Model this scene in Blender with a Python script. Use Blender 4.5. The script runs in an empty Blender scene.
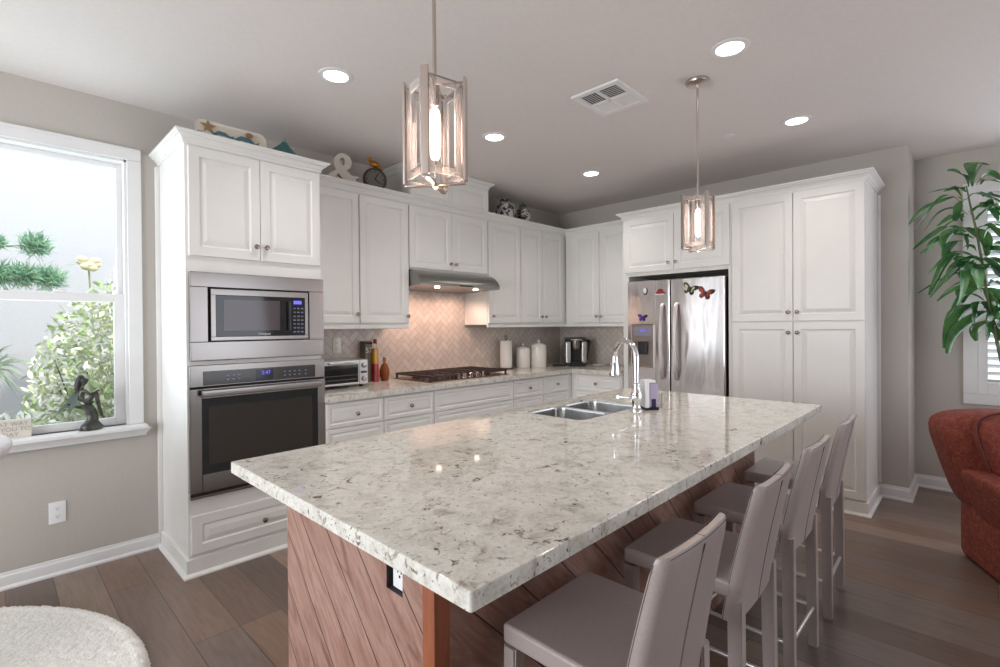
import bpy, bmesh, math, random
from mathutils import Vector, Matrix, Euler
random.seed(7)
S = bpy.context.scene
COL = S.collection
pi = math.pi
def lin(c):
    return tuple(((v/12.92) if v <= .04045 else ((v+.055)/1.055)**2.4) for v in c)
def rgb(r, g, b): return lin((r/255, g/255, b/255))

# ------------------------------------------------------------------ camera, world, sun, exposure
YAW, PIT, ROL = .7678, -.0063, -.0075
fw = Vector((math.cos(YAW)*math.cos(PIT), math.sin(YAW)*math.cos(PIT), math.sin(PIT)))
rt = Vector((math.sin(YAW), -math.cos(YAW), 0)); up = rt.cross(fw)
rt2 = rt*math.cos(ROL)+up*math.sin(ROL); up2 = up*math.cos(ROL)-rt*math.sin(ROL)
cam = bpy.data.cameras.new('camera'); cam.sensor_width = 36; cam.lens = 494.15*36/1000
cam.shift_y = -.00444; cam.clip_start = .05
co = bpy.data.objects.new('camera', cam); COL.objects.link(co)
M3 = Matrix((rt2, up2, -fw)).transposed()
co.matrix_world = Matrix.Translation((-4.8574, -3.6752, 1.3607)) @ M3.to_4x4()
S.camera = co
S.view_settings.view_transform = 'Standard'; S.view_settings.look = 'None'
S.view_settings.gamma = 1; S.view_settings.use_curve_mapping = False
S.view_settings.exposure = .5
w = bpy.data.worlds.new('sky'); S.world = w; w.use_nodes = True
bg = w.node_tree.nodes['Background']; bg.inputs[0].default_value = (.80, .90, 1, 1); bg.inputs[1].default_value = 1.6
def lamp(name, kind, loc, power, color=(1, 1, 1), rot=(0, 0, 0), **kw):
    L = bpy.data.lights.new(name, kind); L.energy = power; L.color = color
    for k, v in kw.items(): setattr(L, k, v)
    o = bpy.data.objects.new(name, L); o.location = loc; o.rotation_euler = rot; COL.objects.link(o); return o
lamp('sun', 'SUN', (0, -6, 9), 2.4, (1, .95, .86), (math.radians(30), 0, math.radians(8)), angle=.03)
# added fill lamps: rear and side stand at unseen openings, tilted up toward the ceiling
lamp('fill_rear', 'AREA', (-2.1, -6.9, 1.45), 9, (.93, .93, 1), (math.radians(118), 0, 0), shape='RECTANGLE', size=1.6, size_y=1.9)
lamp('fill_side', 'AREA', (-8.1, -1.9, 1.45), 92, (.95, .97, 1), (math.radians(116), 0, math.radians(-90)), shape='RECTANGLE', size=2.7, size_y=2.1)
lamp('fill_right_rear', 'AREA', (.46, -6.0, 1.3), 15, (.95, .93, 1), (math.radians(105), 0, math.radians(72)), shape='RECTANGLE', size=1.4, size_y=2.0)  # added lamp at an unseen opening, brightens the pantry side and right wall
lamp('fill_kitchen_window', 'AREA', (-4.9, .25, 1.5), 8, (.74, .92, 1), (math.radians(-128), 0, 0), shape='RECTANGLE', size=1.1, size_y=1.3)  # added lamp outside the pane, tilted up to brighten the ceiling
lamp('fill_shutters', 'AREA', (.44, -4.5, 1.6), 9, (.93, .92, 1), (math.radians(92), 0, math.radians(90)), shape='RECTANGLE', size=1.2, size_y=1.4)  # added lamp inside the room before the louvers, brightens the pantry side

# ------------------------------------------------------------------ helpers
def flat(v): return tuple(v)
class MB:
    def __init__(s): s.bm = bmesh.new()
    def quadmesh(s, rows, close_u=False, cap0=False, cap1=False, mi=0):
        V = [[s.bm.verts.new(p) for p in r] for r in rows]
        n = len(rows[0])
        for i in range(len(V)-1):
            for j in range(n if close_u else n-1):
                q = (V[i][j], V[i][(j+1) % n], V[i+1][(j+1) % n], V[i+1][j])
                if len(set(q)) == 4:
                    f = s.bm.faces.new(q); f.material_index = mi
        if cap0 and n > 2: f = s.bm.faces.new(V[0][::-1]); f.material_index = mi
        if cap1 and n > 2: f = s.bm.faces.new(V[-1]); f.material_index = mi
        return s
    def box(s, x0, x1, y0, y1, z0, z1, bev=0, seg=2, T=None, mi=0):
        r = bmesh.ops.create_cube(s.bm, size=1)
        vs = r['verts']
        for v in vs: v.co = Vector(((x0+x1)/2+v.co.x*abs(x1-x0), (y0+y1)/2+v.co.y*abs(y1-y0), (z0+z1)/2+v.co.z*abs(z1-z0)))
        fs = set(f for v in vs for f in v.link_faces)
        for f in fs: f.material_index = mi
        if bev:
            es = list(set(e for v in vs for e in v.link_edges))
            q = bmesh.ops.bevel(s.bm, geom=es, offset=bev, segments=seg, profile=.5, affect='EDGES')
            vs = list(set(v for f in q['faces'] for v in f.verts) | set(v for f in fs if f.is_valid for v in f.verts))
            for f in q['faces']: f.material_index = mi
        if T is not None:
            for v in vs: v.co = T @ v.co
        return s
    def lathe(s, prof, c=(0, 0, 0), seg=24, axis=(0, 0, 1), mi=0):
        q = Vector((0, 0, 1)).rotation_difference(Vector(axis)); c = Vector(c)
        rows = [[c+q @ Vector((r*math.cos(2*pi*k/seg), r*math.sin(2*pi*k/seg), z)) for k in range(seg)] for r, z in prof]
        return s.quadmesh(rows, True, True, True, mi)
    def tube(s, pts, r, seg=10, cap=True, mi=0):
        pts = [Vector(p) for p in pts]; n = len(pts)
        R = r if isinstance(r, (list, tuple)) else [r]*n
        t0 = (pts[1]-pts[0]).normalized(); a = t0.orthogonal().normalized(); rows = []
        for i, p in enumerate(pts):
            t = (pts[min(i+1, n-1)]-pts[max(i-1, 0)]).normalized()
            a = (a-t*a.dot(t)).normalized(); b = t.cross(a)
            rows.append([p+(a*math.cos(2*pi*k/seg)+b*math.sin(2*pi*k/seg))*R[i] for k in range(seg)])
        return s.quadmesh(rows, True, cap, cap, mi)
    def prism(s, poly, O, U, V, W, d0, d1, mi=0):
        O, U, V, W = map(Vector, (O, U, V, W))
        return s.quadmesh([[O+U*u+V*v+W*d for u, v in poly] for d in (d0, d1)], True, True, True, mi)
    def sweep(s, prof, path, closed=False):       # prof (outward, z); outward = right of heading
        P = [Vector((p[0], p[1])) for p in path]; n = len(P); rows = []
        for i in range(n):
            d0 = (P[i]-P[i-1]).normalized() if (i > 0 or closed) else None
            d1 = (P[(i+1) % n]-P[i]).normalized() if (i < n-1 or closed) else None
            d0 = d0 or d1; d1 = d1 or d0
            n0 = Vector((d0.y, -d0.x)); n1 = Vector((d1.y, -d1.x)); m = (n0+n1)/(1+n0.dot(n1))
            rows.append([(P[i].x+m.x*o, P[i].y+m.y*o, z) for o, z in prof])
        if closed: rows.append(rows[0])
        return s.quadmesh(rows, True, not closed, not closed)
    def rings(s, O, U, V, W, a0, a1, b0, b1, rg):  # nested rectangles (inset, height): raised-panel faces
        O, U, V, W = map(Vector, (O, U, V, W)); rows = []
        for i, h in rg:
            rows.append([O+U*a+V*b+W*h for a, b in ((a0+i, b0+i), (a1-i, b0+i), (a1-i, b1-i), (a0+i, b1-i))])
        return s.quadmesh(rows, True, True, True)
    def superell(s, c, h, e1=.35, e2=.35, nu=20, nv=12, fn=None):
        def sp(v, e): return math.copysign(abs(v)**e, v)
        rows = []
        for j in range(nv+1):
            ph = -pi/2+pi*j/nv
            ph = max(-pi/2+.02, min(pi/2-.02, ph))
            row = []
            for i in range(nu):
                t = 2*pi*i/nu
                p = Vector((h[0]*sp(math.cos(ph), e1)*sp(math.cos(t), e2), h[1]*sp(math.cos(ph), e1)*sp(math.sin(t), e2), h[2]*sp(math.sin(ph), e1)))+Vector(c)
                row.append(fn(p) if fn else p)
            rows.append(row)
        return s.quadmesh(rows, True, True, True)
    def build(s, name, mat, parent=None, loc=None, ang=38, sub=0, norm=True):
        bm = s.bm
        if norm: bmesh.ops.recalc_face_normals(bm, faces=bm.faces)
        off = Vector((0, 0, 0))
        if parent is not None:
            p = parent
            while p is not None: off += p.location; p = p.parent
        elif loc is not None: off = Vector(loc)
        else:
            xs = [v.co for v in bm.verts]
            off = Vector(((min(v.x for v in xs)+max(v.x for v in xs))/2, (min(v.y for v in xs)+max(v.y for v in xs))/2, min(v.z for v in xs)))
        for v in bm.verts: v.co -= off
        me = bpy.data.meshes.new(name); bm.to_mesh(me); bm.free()
        for m in (mat if isinstance(mat, (list, tuple)) else [mat]): me.materials.append(m)
        me.polygons.foreach_set('use_smooth', [True]*len(me.polygons))
        if ang: me.set_sharp_from_angle(angle=math.radians(ang))
        o = bpy.data.objects.new(name, me); COL.objects.link(o)
        if parent is not None: o.parent = parent
        else: o.location = off
        if ang: md = o.modifiers.new('normals', 'WEIGHTED_NORMAL'); md.keep_sharp = True
        if sub:
            md = o.modifiers.new('sub', 'SUBSURF'); md.levels = md.render_levels = sub
        return o
def tag(o, label=None, cat=None, group=None, kind=None):
    if label: o['label'] = label
    if cat: o['category'] = cat
    if group: o['group'] = group
    if kind: o['kind'] = kind
    return o
def thing(name, loc, label=None, cat=None, group=None, kind=None):
    o = bpy.data.objects.new(name, None); o.empty_display_size = .05; o.location = loc; COL.objects.link(o)
    return tag(o, label, cat, group, kind)
def copy_tree(o, parent=None):
    c = o.copy(); COL.objects.link(c)
    if parent is not None: c.parent = parent
    for ch in list(o.children): copy_tree(ch, c)
    return c
def box_obj(name, mat, parent, *b, bev=0, **kw): return MB().box(*b, bev=bev).build(name, mat, parent, **kw)
def text_obj(name, txt, size, mat, parent, O, U, V, depth=.0008, align='CENTER'):
    cu = bpy.data.curves.new(name, 'FONT'); cu.body = txt; cu.size = size; cu.extrude = depth; cu.align_x = align
    t = bpy.data.objects.new(name, cu); COL.objects.link(t)
    dg = bpy.context.evaluated_depsgraph_get(); me = bpy.data.meshes.new_from_object(t.evaluated_get(dg))
    bpy.data.objects.remove(t); bpy.data.curves.remove(cu)
    U, V = Vector(U), Vector(V); W = U.cross(V); off = Vector((0, 0, 0)); p = parent
    while p is not None: off += p.location; p = p.parent
    for v in me.vertices: v.co = Vector(O)-off+U*v.co.x+V*v.co.y+W*v.co.z
    me.name = name; me.materials.clear(); me.materials.append(mat)
    o = bpy.data.objects.new(name, me); COL.objects.link(o); o.parent = parent; return o

# ------------------------------------------------------------------ materials
class Nd:   # wraps a float socket so shader maths can be written as python
    t = None
    def __init__(s, k): s.k = k
    @staticmethod
    def op(o, *a):
        n = Nd.t.nodes.new('ShaderNodeMath'); n.operation = o
        for i, v in enumerate(a):
            if isinstance(v, Nd): Nd.t.links.new(v.k, n.inputs[i])
            else: n.inputs[i].default_value = v
        return Nd(n.outputs[0])
    def __add__(s, o): return Nd.op('ADD', s, o)
    def __sub__(s, o): return Nd.op('SUBTRACT', s, o)
    def __rsub__(s, o): return Nd.op('SUBTRACT', o, s)
    def __mul__(s, o): return Nd.op('MULTIPLY', s, o)
def newmat(name, color=(.8, .8, .8), rough=.5, metal=0, **kw):
    m = bpy.data.materials.new(name); m.use_nodes = True
    b = m.node_tree.nodes['Principled BSDF']
    b.inputs['Base Color'].default_value = (*color, 1); b.inputs['Roughness'].default_value = rough; b.inputs['Metallic'].default_value = metal
    for k, v in kw.items():
        b.inputs[k.replace('_', ' ')].default_value = v
    return m
def parts(m): t = m.node_tree; return t, t.nodes, t.links, t.nodes['Principled BSDF']
def coords(t, scale=(1, 1, 1), rot=(0, 0, 0), world=True):
    src = t.nodes.new('ShaderNodeNewGeometry').outputs['Position'] if world else t.nodes.new('ShaderNodeTexCoord').outputs['Object']
    mp = t.nodes.new('ShaderNodeMapping'); mp.inputs['Scale'].default_value = scale; mp.inputs['Rotation'].default_value = rot
    t.links.new(src, mp.inputs[0]); return mp.outputs[0]
def noise(t, vec, scale, detail=3, rough=.5, dist=0):
    n = t.nodes.new('ShaderNodeTexNoise'); n.inputs['Scale'].default_value = scale; n.inputs['Detail'].default_value = detail
    n.inputs['Roughness'].default_value = rough; n.inputs['Distortion'].default_value = dist
    t.links.new(vec, n.inputs['Vector']); return n.outputs[0]
def ramp(t, fac, stops):
    r = t.nodes.new('ShaderNodeValToRGB'); e = r.color_ramp.elements
    while len(e) < len(stops): e.new(.5)
    for i, (p, c) in enumerate(stops): e[i].position = p; e[i].color = (*c, 1)
    t.links.new(fac, r.inputs[0]); return r.outputs[0]
def mix(t, fac, a, b, mode='MIX'):
    n = t.nodes.new('ShaderNodeMix'); n.data_type = 'RGBA'; n.blend_type = mode
    for i, v in ((0, fac), (6, a), (7, b)):
        if isinstance(v, bpy.types.NodeSocket): t.links.new(v, n.inputs[i])
        elif i == 0: n.inputs[i].default_value = v
        else: n.inputs[i].default_value = (*v, 1)
    return n.outputs[2]
def bump(t, b, h, strength=.2, dist=.01):
    n = t.nodes.new('ShaderNodeBump'); n.inputs['Strength'].default_value = strength; n.inputs['Distance'].default_value = dist
    t.links.new(h, n.inputs['Height']); t.links.new(n.outputs[0], b.inputs['Normal'])
def speckled(name, c1, c2, scale=40, rough=.5, metal=0, bs=0, world=False, stretch=(1, 1, 1), detail=3, **kw):
    m = newmat(name, c1, rough, metal, **kw); t, N, L, b = parts(m)
    f = noise(t, coords(t, stretch, world=world), scale, detail)
    L.new(ramp(t, f, ((.35, c1), (.65, c2))), b.inputs['Base Color'])
    if bs: bump(t, b, f, bs, .004)
    return m
M = {}
M['wall'] = speckled('wall_paint', rgb(187, 181, 174), rgb(190, 184, 177), 60, .85, bs=.05, world=True)
M['ceiling'] = speckled('ceiling_paint', rgb(222, 216, 213), rgb(225, 219, 216), 50, .9, bs=.05, world=True)
M['trim'] = speckled('trim_white', rgb(228, 227, 227), rgb(231, 230, 230), 8, .4)
M['cab'] = speckled('cabinet_white', rgb(231, 230, 227), rgb(234, 233, 230), 4, .38)
M['knob'] = newmat('dark_nickel', rgb(156, 148, 141), .26, 1)
M['chrome'] = newmat('chrome', (.82, .82, .84), .06, 1)
M['nickel'] = newmat('polished_nickel', rgb(200, 188, 180), .22, 1)
M['black'] = newmat('black_glass', (.012, .012, .014), .06)
M['darkplastic'] = newmat('black_plastic', (.02, .02, .022), .35)
M['dark'] = newmat('dark_gap', (.015, .013, .012), .7)
M['iron'] = newmat('cast_iron', rgb(52, 36, 33), .45)
M['silver'] = newmat('silver_plastic', rgb(190, 188, 186), .3, .6)
M['white'] = newmat('white_plastic', rgb(238, 238, 240), .35)
M['ceramic'] = newmat('white_ceramic', rgb(228, 222, 214), .15)
M['paper'] = speckled('paper_towel', rgb(236, 232, 228), rgb(226, 222, 218), 90, .9, bs=.3)
M['glass'] = newmat('clear_glass', (1, 1, 1), .0, Transmission_Weight=1, IOR=1.45)
def steel(name, col, rough=.26, wav=0, sc=(1, 1, 60)):
    m = newmat(name, col, rough, 1); t, N, L, b = parts(m)
    f = noise(t, coords(t, sc), 60, 2)
    r = N.new('ShaderNodeMapRange'); r.inputs[3].default_value = rough-.012; r.inputs[4].default_value = rough+.012
    L.new(f, r.inputs[0]); L.new(r.outputs[0], b.inputs['Roughness'])
    if wav: bump(t, b, noise(t, coords(t, (1, 3.6, .75)), 2.6, 1, .4, .5), wav, .05)
    return m
M['steel'] = steel('brushed_steel', rgb(152, 146, 143), .25)
M['fridge'] = steel('fridge_steel', rgb(214, 208, 207), .16, .10)
M['sink'] = steel('sink_steel', rgb(190, 190, 190), .24, 0, (8, 1, 8))
def emis(name, col, s, base=(.8, .8, .8)):
    m = newmat(name, base, .4); b = m.node_tree.nodes['Principled BSDF']
    b.inputs['Emission Color'].default_value = (*col, 1); b.inputs['Emission Strength'].default_value = s; return m
M['lamp'] = emis('downlight_glow', (1, .97, .92), 5)
M['bulb'] = emis('bulb_glow', (1, .68, .54), 13)
M['blue'] = emis('blue_display', (.14, .14, 1), .9, (.02, .02, .05))
M['hoodlamp'] = emis('hood_lamp_glow', (1, .8, .65), 6)
# pane glass: thin, lets light straight through with a faint reflection
def pane_mat():
    m = bpy.data.materials.new('window_pane'); m.use_nodes = True; t = m.node_tree; t.nodes.clear()
    o = t.nodes.new('ShaderNodeOutputMaterial'); mx = t.nodes.new('ShaderNodeMixShader'); mx.inputs[0].default_value = .05
    a = t.nodes.new('ShaderNodeBsdfTransparent'); a.inputs[0].default_value = (.96, .98, .97, 1); g = t.nodes.new('ShaderNodeBsdfGlossy'); g.inputs['Roughness'].default_value = .02
    t.links.new(a.outputs[0], mx.inputs[1]); t.links.new(g.outputs[0], mx.inputs[2]); t.links.new(mx.outputs[0], o.inputs[0]); return m
M['pane'] = pane_mat()
def acrylic_mat():
    m = bpy.data.materials.new('clear_acrylic'); m.use_nodes = True; t = m.node_tree; t.nodes.clear()
    o = t.nodes.new('ShaderNodeOutputMaterial'); mx = t.nodes.new('ShaderNodeMixShader')
    fr = t.nodes.new('ShaderNodeFresnel'); fr.inputs[0].default_value = 1.5; t.links.new(fr.outputs[0], mx.inputs[0])
    a = t.nodes.new('ShaderNodeBsdfTransparent'); a.inputs[0].default_value = (.95, .94, .93, 1); g = t.nodes.new('ShaderNodeBsdfGlossy'); g.inputs['Roughness'].default_value = .05
    t.links.new(a.outputs[0], mx.inputs[1]); t.links.new(g.outputs[0], mx.inputs[2])
    m2 = t.nodes.new('ShaderNodeMixShader'); m2.inputs[0].default_value = .14; tr = t.nodes.new('ShaderNodeBsdfTranslucent'); tr.inputs[0].default_value = (.95, .9, .88, 1)
    t.links.new(mx.outputs[0], m2.inputs[1]); t.links.new(tr.outputs[0], m2.inputs[2]); t.links.new(m2.outputs[0], o.inputs[0]); return m
M['acrylic'] = acrylic_mat()
def acrylic_edge():
    m = newmat('frosted_acrylic_edge', (.95, .92, .9), .25, Transmission_Weight=.6); return m
M['edge'] = acrylic_edge()
M['satin'] = newmat('satin_steel', rgb(222, 217, 216), .3, .6)
def floor_mat():
    m = newmat('wood_floor', rgb(110, 95, 86), .3); t, N, L, b = parts(m)
    sx = N.new('ShaderNodeSeparateXYZ'); L.new(N.new('ShaderNodeNewGeometry').outputs['Position'], sx.inputs[0])
    cb = N.new('ShaderNodeCombineXYZ'); L.new(sx.outputs[1], cb.inputs[0]); L.new(sx.outputs[0], cb.inputs[1])
    br = N.new('ShaderNodeTexBrick'); L.new(cb.outputs[0], br.inputs['Vector'])
    br.offset = .37; br.offset_frequency = 3
    for k, v in (('Scale', 1), ('Brick Width', 1.25), ('Row Height', .185), ('Mortar Size', .0018), ('Mortar Smooth', .2), ('Bias', 0)): br.inputs[k].default_value = v
    br.inputs['Color1'].default_value = (0, 0, 0, 1); br.inputs['Color2'].default_value = (1, 1, 1, 1); br.inputs['Mortar'].default_value = (.5, .5, .5, 1)
    base = ramp(t, br.outputs['Color'], ((0, rgb(104, 88, 79)), (.3, rgb(140, 114, 98)), (.55, rgb(112, 100, 95)), (.8, rgb(132, 116, 106)), (1, rgb(154, 130, 114))))
    g = noise(t, coords(t, (9, .9, 1)), 6, 6, .6, .4)
    gr = ramp(t, g, ((.3, (.72, .70, .69)), (.6, (1, 1, 1))))
    c = mix(t, .8, base, gr, 'MULTIPLY')
    c = mix(t, br.outputs['Fac'], c, rgb(70, 58, 52)); L.new(c, b.inputs['Base Color'])
    bump(t, b, mix(t, .9, g, br.outputs['Fac'], 'SUBTRACT'), .08, .004)
    return m
M['floor'] = floor_mat()
def granite_mat():
    m = newmat('granite', rgb(200, 194, 180), .055); t, N, L, b = parts(m)
    v = coords(t)
    c = ramp(t, noise(t, v, 16, 8, .72, .6), ((.3, rgb(172, 168, 158)), (.42, rgb(218, 216, 208)), (.58, rgb(238, 238, 232)), (.74, rgb(206, 200, 186))))
    c = mix(t, .45, c, ramp(t, noise(t, v, 60, 4, .7), ((.3, rgb(178, 170, 160)), (.5, rgb(236, 234, 230)), (.7, rgb(214, 208, 198)))), 'MULTIPLY')
    cl = ramp(t, noise(t, v, 4.5, 5, .65), ((.40, (0, 0, 0)), (.56, (1, 1, 1))))
    sp = ramp(t, noise(t, v, 34, 4, .65, .8), ((.575, (0, 0, 0)), (.66, (1, 1, 1))))
    c = mix(t, mix(t, 1, sp, cl, 'MULTIPLY'), c, rgb(104, 88, 74))
    sp2 = ramp(t, noise(t, v, 85, 3, .6), ((.64, (0, 0, 0)), (.70, (1, 1, 1))))
    c = mix(t, sp2, c, rgb(104, 96, 92))
    L.new(c, b.inputs['Base Color']); return m
M['granite'] = granite_mat()
def plank_mat():   # diagonal boards on the island
    m = newmat('diagonal_boards', rgb(150, 108, 92), .38); t, N, L, b = parts(m); Nd.t = t
    sx = N.new('ShaderNodeSeparateXYZ'); L.new(N.new('ShaderNodeNewGeometry').outputs['Position'], sx.inputs[0])
    X, Y, Z = (Nd(sx.outputs[i]) for i in range(3))
    h = X-Y; a = (h+Z)*(.7071/.128)+.35; al = (h-Z)*.7071
    fr = Nd.op('FRACT', a); idn = Nd.op('FLOOR', a)
    edge = Nd.op('MINIMUM', fr, 1-fr)
    gap = Nd.op('LESS_THAN', edge, .018)
    wn = N.new('ShaderNodeTexWhiteNoise'); wn.noise_dimensions = '1D'; L.new(idn.k, wn.inputs['W'])
    cb = N.new('ShaderNodeCombineXYZ'); L.new((al*1.2).k, cb.inputs[0]); L.new((a*.85).k, cb.inputs[1]); L.new((idn*7.3).k, cb.inputs[2])
    g = noise(t, cb.outputs[0], 3, 6, .62, 1.6)
    c = ramp(t, g, ((.22, rgb(100, 64, 54)), (.4, rgb(152, 112, 98)), (.6, rgb(178, 142, 128)), (.8, rgb(124, 84, 72))))
    c = mix(t, .35, c, ramp(t, wn.outputs['Value'], ((0, (.55, .5, .48)), (1, (1, 1, 1)))), 'MULTIPLY')
    c = mix(t, gap.k, c, rgb(52, 32, 26)); L.new(c, b.inputs['Base Color'])
    bump(t, b, Nd.op('MINIMUM', edge, .03).k, .5, .02)
    return m
M['plank'] = plank_mat()
M['post'] = speckled('orange_post_wood', rgb(158, 92, 60), rgb(142, 78, 50), 6, .45, stretch=(8, 8, 1), detail=5)
def herring_mat():
    m = newmat('herringbone_tile', rgb(190, 178, 168), .3); t, N, L, b = parts(m); Nd.t = t
    sx = N.new('ShaderNodeSeparateXYZ'); L.new(N.new('ShaderNodeNewGeometry').outputs['Position'], sx.inputs[0])
    X, Y, Z = (Nd(sx.outputs[i]) for i in range(3)); wd = .052
    h = X-Y; u = (h+Z)*(.7071/wd)+40.13; v = (Z-h)*(.7071/wd)+40.37
    i, j = Nd.op('FLOOR', u), Nd.op('FLOOR', v); fu, fv = Nd.op('FRACT', u), Nd.op('FRACT', v)
    k = Nd.op('FLOORED_MODULO', i-j, 4)
    is1 = Nd.op('COMPARE', k, 1, .1); is2 = Nd.op('COMPARE', k, 2, .1); ver = Nd.op('GREATER_THAN', k, 1.5)
    lx = fu+is1; ly = fv+is2
    ex = Nd.op('MINIMUM', lx, (ver*(-1)+2)-lx); ey = Nd.op('MINIMUM', ly, (ver+1)-ly)
    e = Nd.op('MINIMUM', ex, ey)
    grout = Nd.op('LESS_THAN', e, .035)
    cb = N.new('ShaderNodeCombineXYZ'); L.new((i-is1).k, cb.inputs[0]); L.new((j-is2).k, cb.inputs[1]); L.new(ver.k, cb.inputs[2])
    wn = N.new('ShaderNodeTexWhiteNoise'); L.new(cb.outputs[0], wn.inputs['Vector'])
    c = ramp(t, wn.outputs['Value'], ((0, rgb(204, 194, 186)), (1, rgb(220, 211, 204))))
    c = mix(t, .3, c, ramp(t, noise(t, coords(t), 9, 4), ((.3, (.8, .78, .76)), (.7, (1, 1, 1)))), 'MULTIPLY')
    c = mix(t, grout.k, c, rgb(172, 158, 148)); L.new(c, b.inputs['Base Color'])
    bump(t, b, Nd.op('MINIMUM', e, .09).k, .5, .02); return m
M['tile'] = herring_mat()
M['leather'] = speckled('taupe_leather', rgb(170, 158, 155), rgb(175, 163, 160), 120, .3, bs=.06)
M['thread'] = newmat('dark_thread', rgb(96, 84, 80), .8)
M['redfab'] = None
def brocade():
    m = newmat('rust_brocade', rgb(126, 50, 36), .8); t, N, L, b = parts(m)
    v = coords(t, world=False); f = noise(t, v, 38, 5, .7, 1.2); f2 = noise(t, v, 150, 2)
    c = ramp(t, f, ((.42, rgb(114, 48, 39)), (.52, rgb(130, 57, 43)), (.6, rgb(150, 80, 57)), (.72, rgb(118, 49, 40))))
    L.new(mix(t, .35, c, ramp(t, f2, ((.3, (.6, .6, .6)), (.7, (1, 1, 1)))), 'MULTIPLY'), b.inputs['Base Color']); bump(t, b, f2, .25, .004); return m
M['redfab'] = brocade()
M['rug'] = speckled('shag_wool', rgb(243, 240, 235), rgb(230, 226, 219), 120, .95, bs=.9)
M['linen'] = speckled('white_linen', rgb(222, 220, 222), rgb(212, 210, 212), 90, .9, bs=.2)
M['chairwood'] = newmat('brown_chair_wood', rgb(120, 96, 84), .5)

# ------------------------------------------------------------------ setting
HC = 2.713
def st(mb, name, mat): o = mb.build(name, mat); o['kind'] = 'structure'; return o
st(MB().box(-8.2, .7, -7.0, .15, -.12, 0), 'floor', M['floor'])
st(MB().box(-8.2, .7, -7.0, .15, HC, HC+.12), 'ceiling', M['ceiling'])
WX0, WX1, WZ0, WZ1 = -5.46, -4.272, .785, 2.372     # kitchen window opening
VX0, VX1 = -6.85, -5.66                               # second window further left
b = MB()
for x0, x1, z0, z1 in ((-8.2, VX0, 0, HC), (VX0, VX1, 0, WZ0), (VX0, VX1, WZ1, HC), (VX1, WX0, 0, HC), (WX0, WX1, 0, WZ0), (WX0, WX1, WZ1, HC), (WX1, .15, 0, HC)):
    b.box(x0, x1, 0, .15, z0, z1)
st(b, 'wall_left', M['wall'])
st(MB().box(0, .15, -3.30, 0, 0, HC).box(.15, .535, -3.30, -3.15, 0, HC), 'wall_back', M['wall'])
RX = .52
RY0, RY1, RZ0, RZ1 = -5.1, -3.68, .80, 2.36          # shuttered window opening in the right wall
b = MB()
for y0, y1, z0, z1 in ((-3.30, RY1, 0, HC), (RY1, RY0, 0, RZ0), (RY1, RY0, RZ1, HC), (RY0, -5.3, 0, HC), (-5.3, -6.7, 2.3, HC), (-5.3, -6.7, 0, .12), (-6.7, -7.0, 0, HC)): b.box(RX, RX+.15, y1, y0, z0, z1)
st(b, 'wall_right', M['wall'])
b = MB()
for x0, x1, z0, z1 in ((-8.2, -2.9, 0, HC), (-2.9, -1.3, 0, .4), (-2.9, -1.3, 2.4, HC), (-1.3, .7, 0, HC)): b.box(x0, x1, -7.12, -7.0, z0, z1)
st(b, 'wall_rear', M['wall'])
b = MB()
for y0, y1, z0, z1 in ((-7.0, -3.2, 0, HC), (-3.2, -.5, 0, .4), (-3.2, -.5, 2.5, HC), (-.5, .15, 0, HC)): b.box(-8.32, -8.2, y0, y1, z0, z1)
st(b, 'wall_side', M['wall'])
BB = [(0, 0), (.026, 0), (.026, .012), (.02, .022), (.014, .026), (.014, .085), (.010, .098), (.006, .102), (.004, .118), (0, .12)]
st(MB().sweep([(a, z*.72) for a, z in BB], [(-8.2, 0), (-4.125, 0)]), 'baseboard_left', M['trim'])
st(MB().sweep([(a, z*.85) for a, z in BB], [(0, -3.128), (0, -3.30), (RX, -3.30), (RX, -7.0)]), 'baseboard_right', M['trim'])
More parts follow.
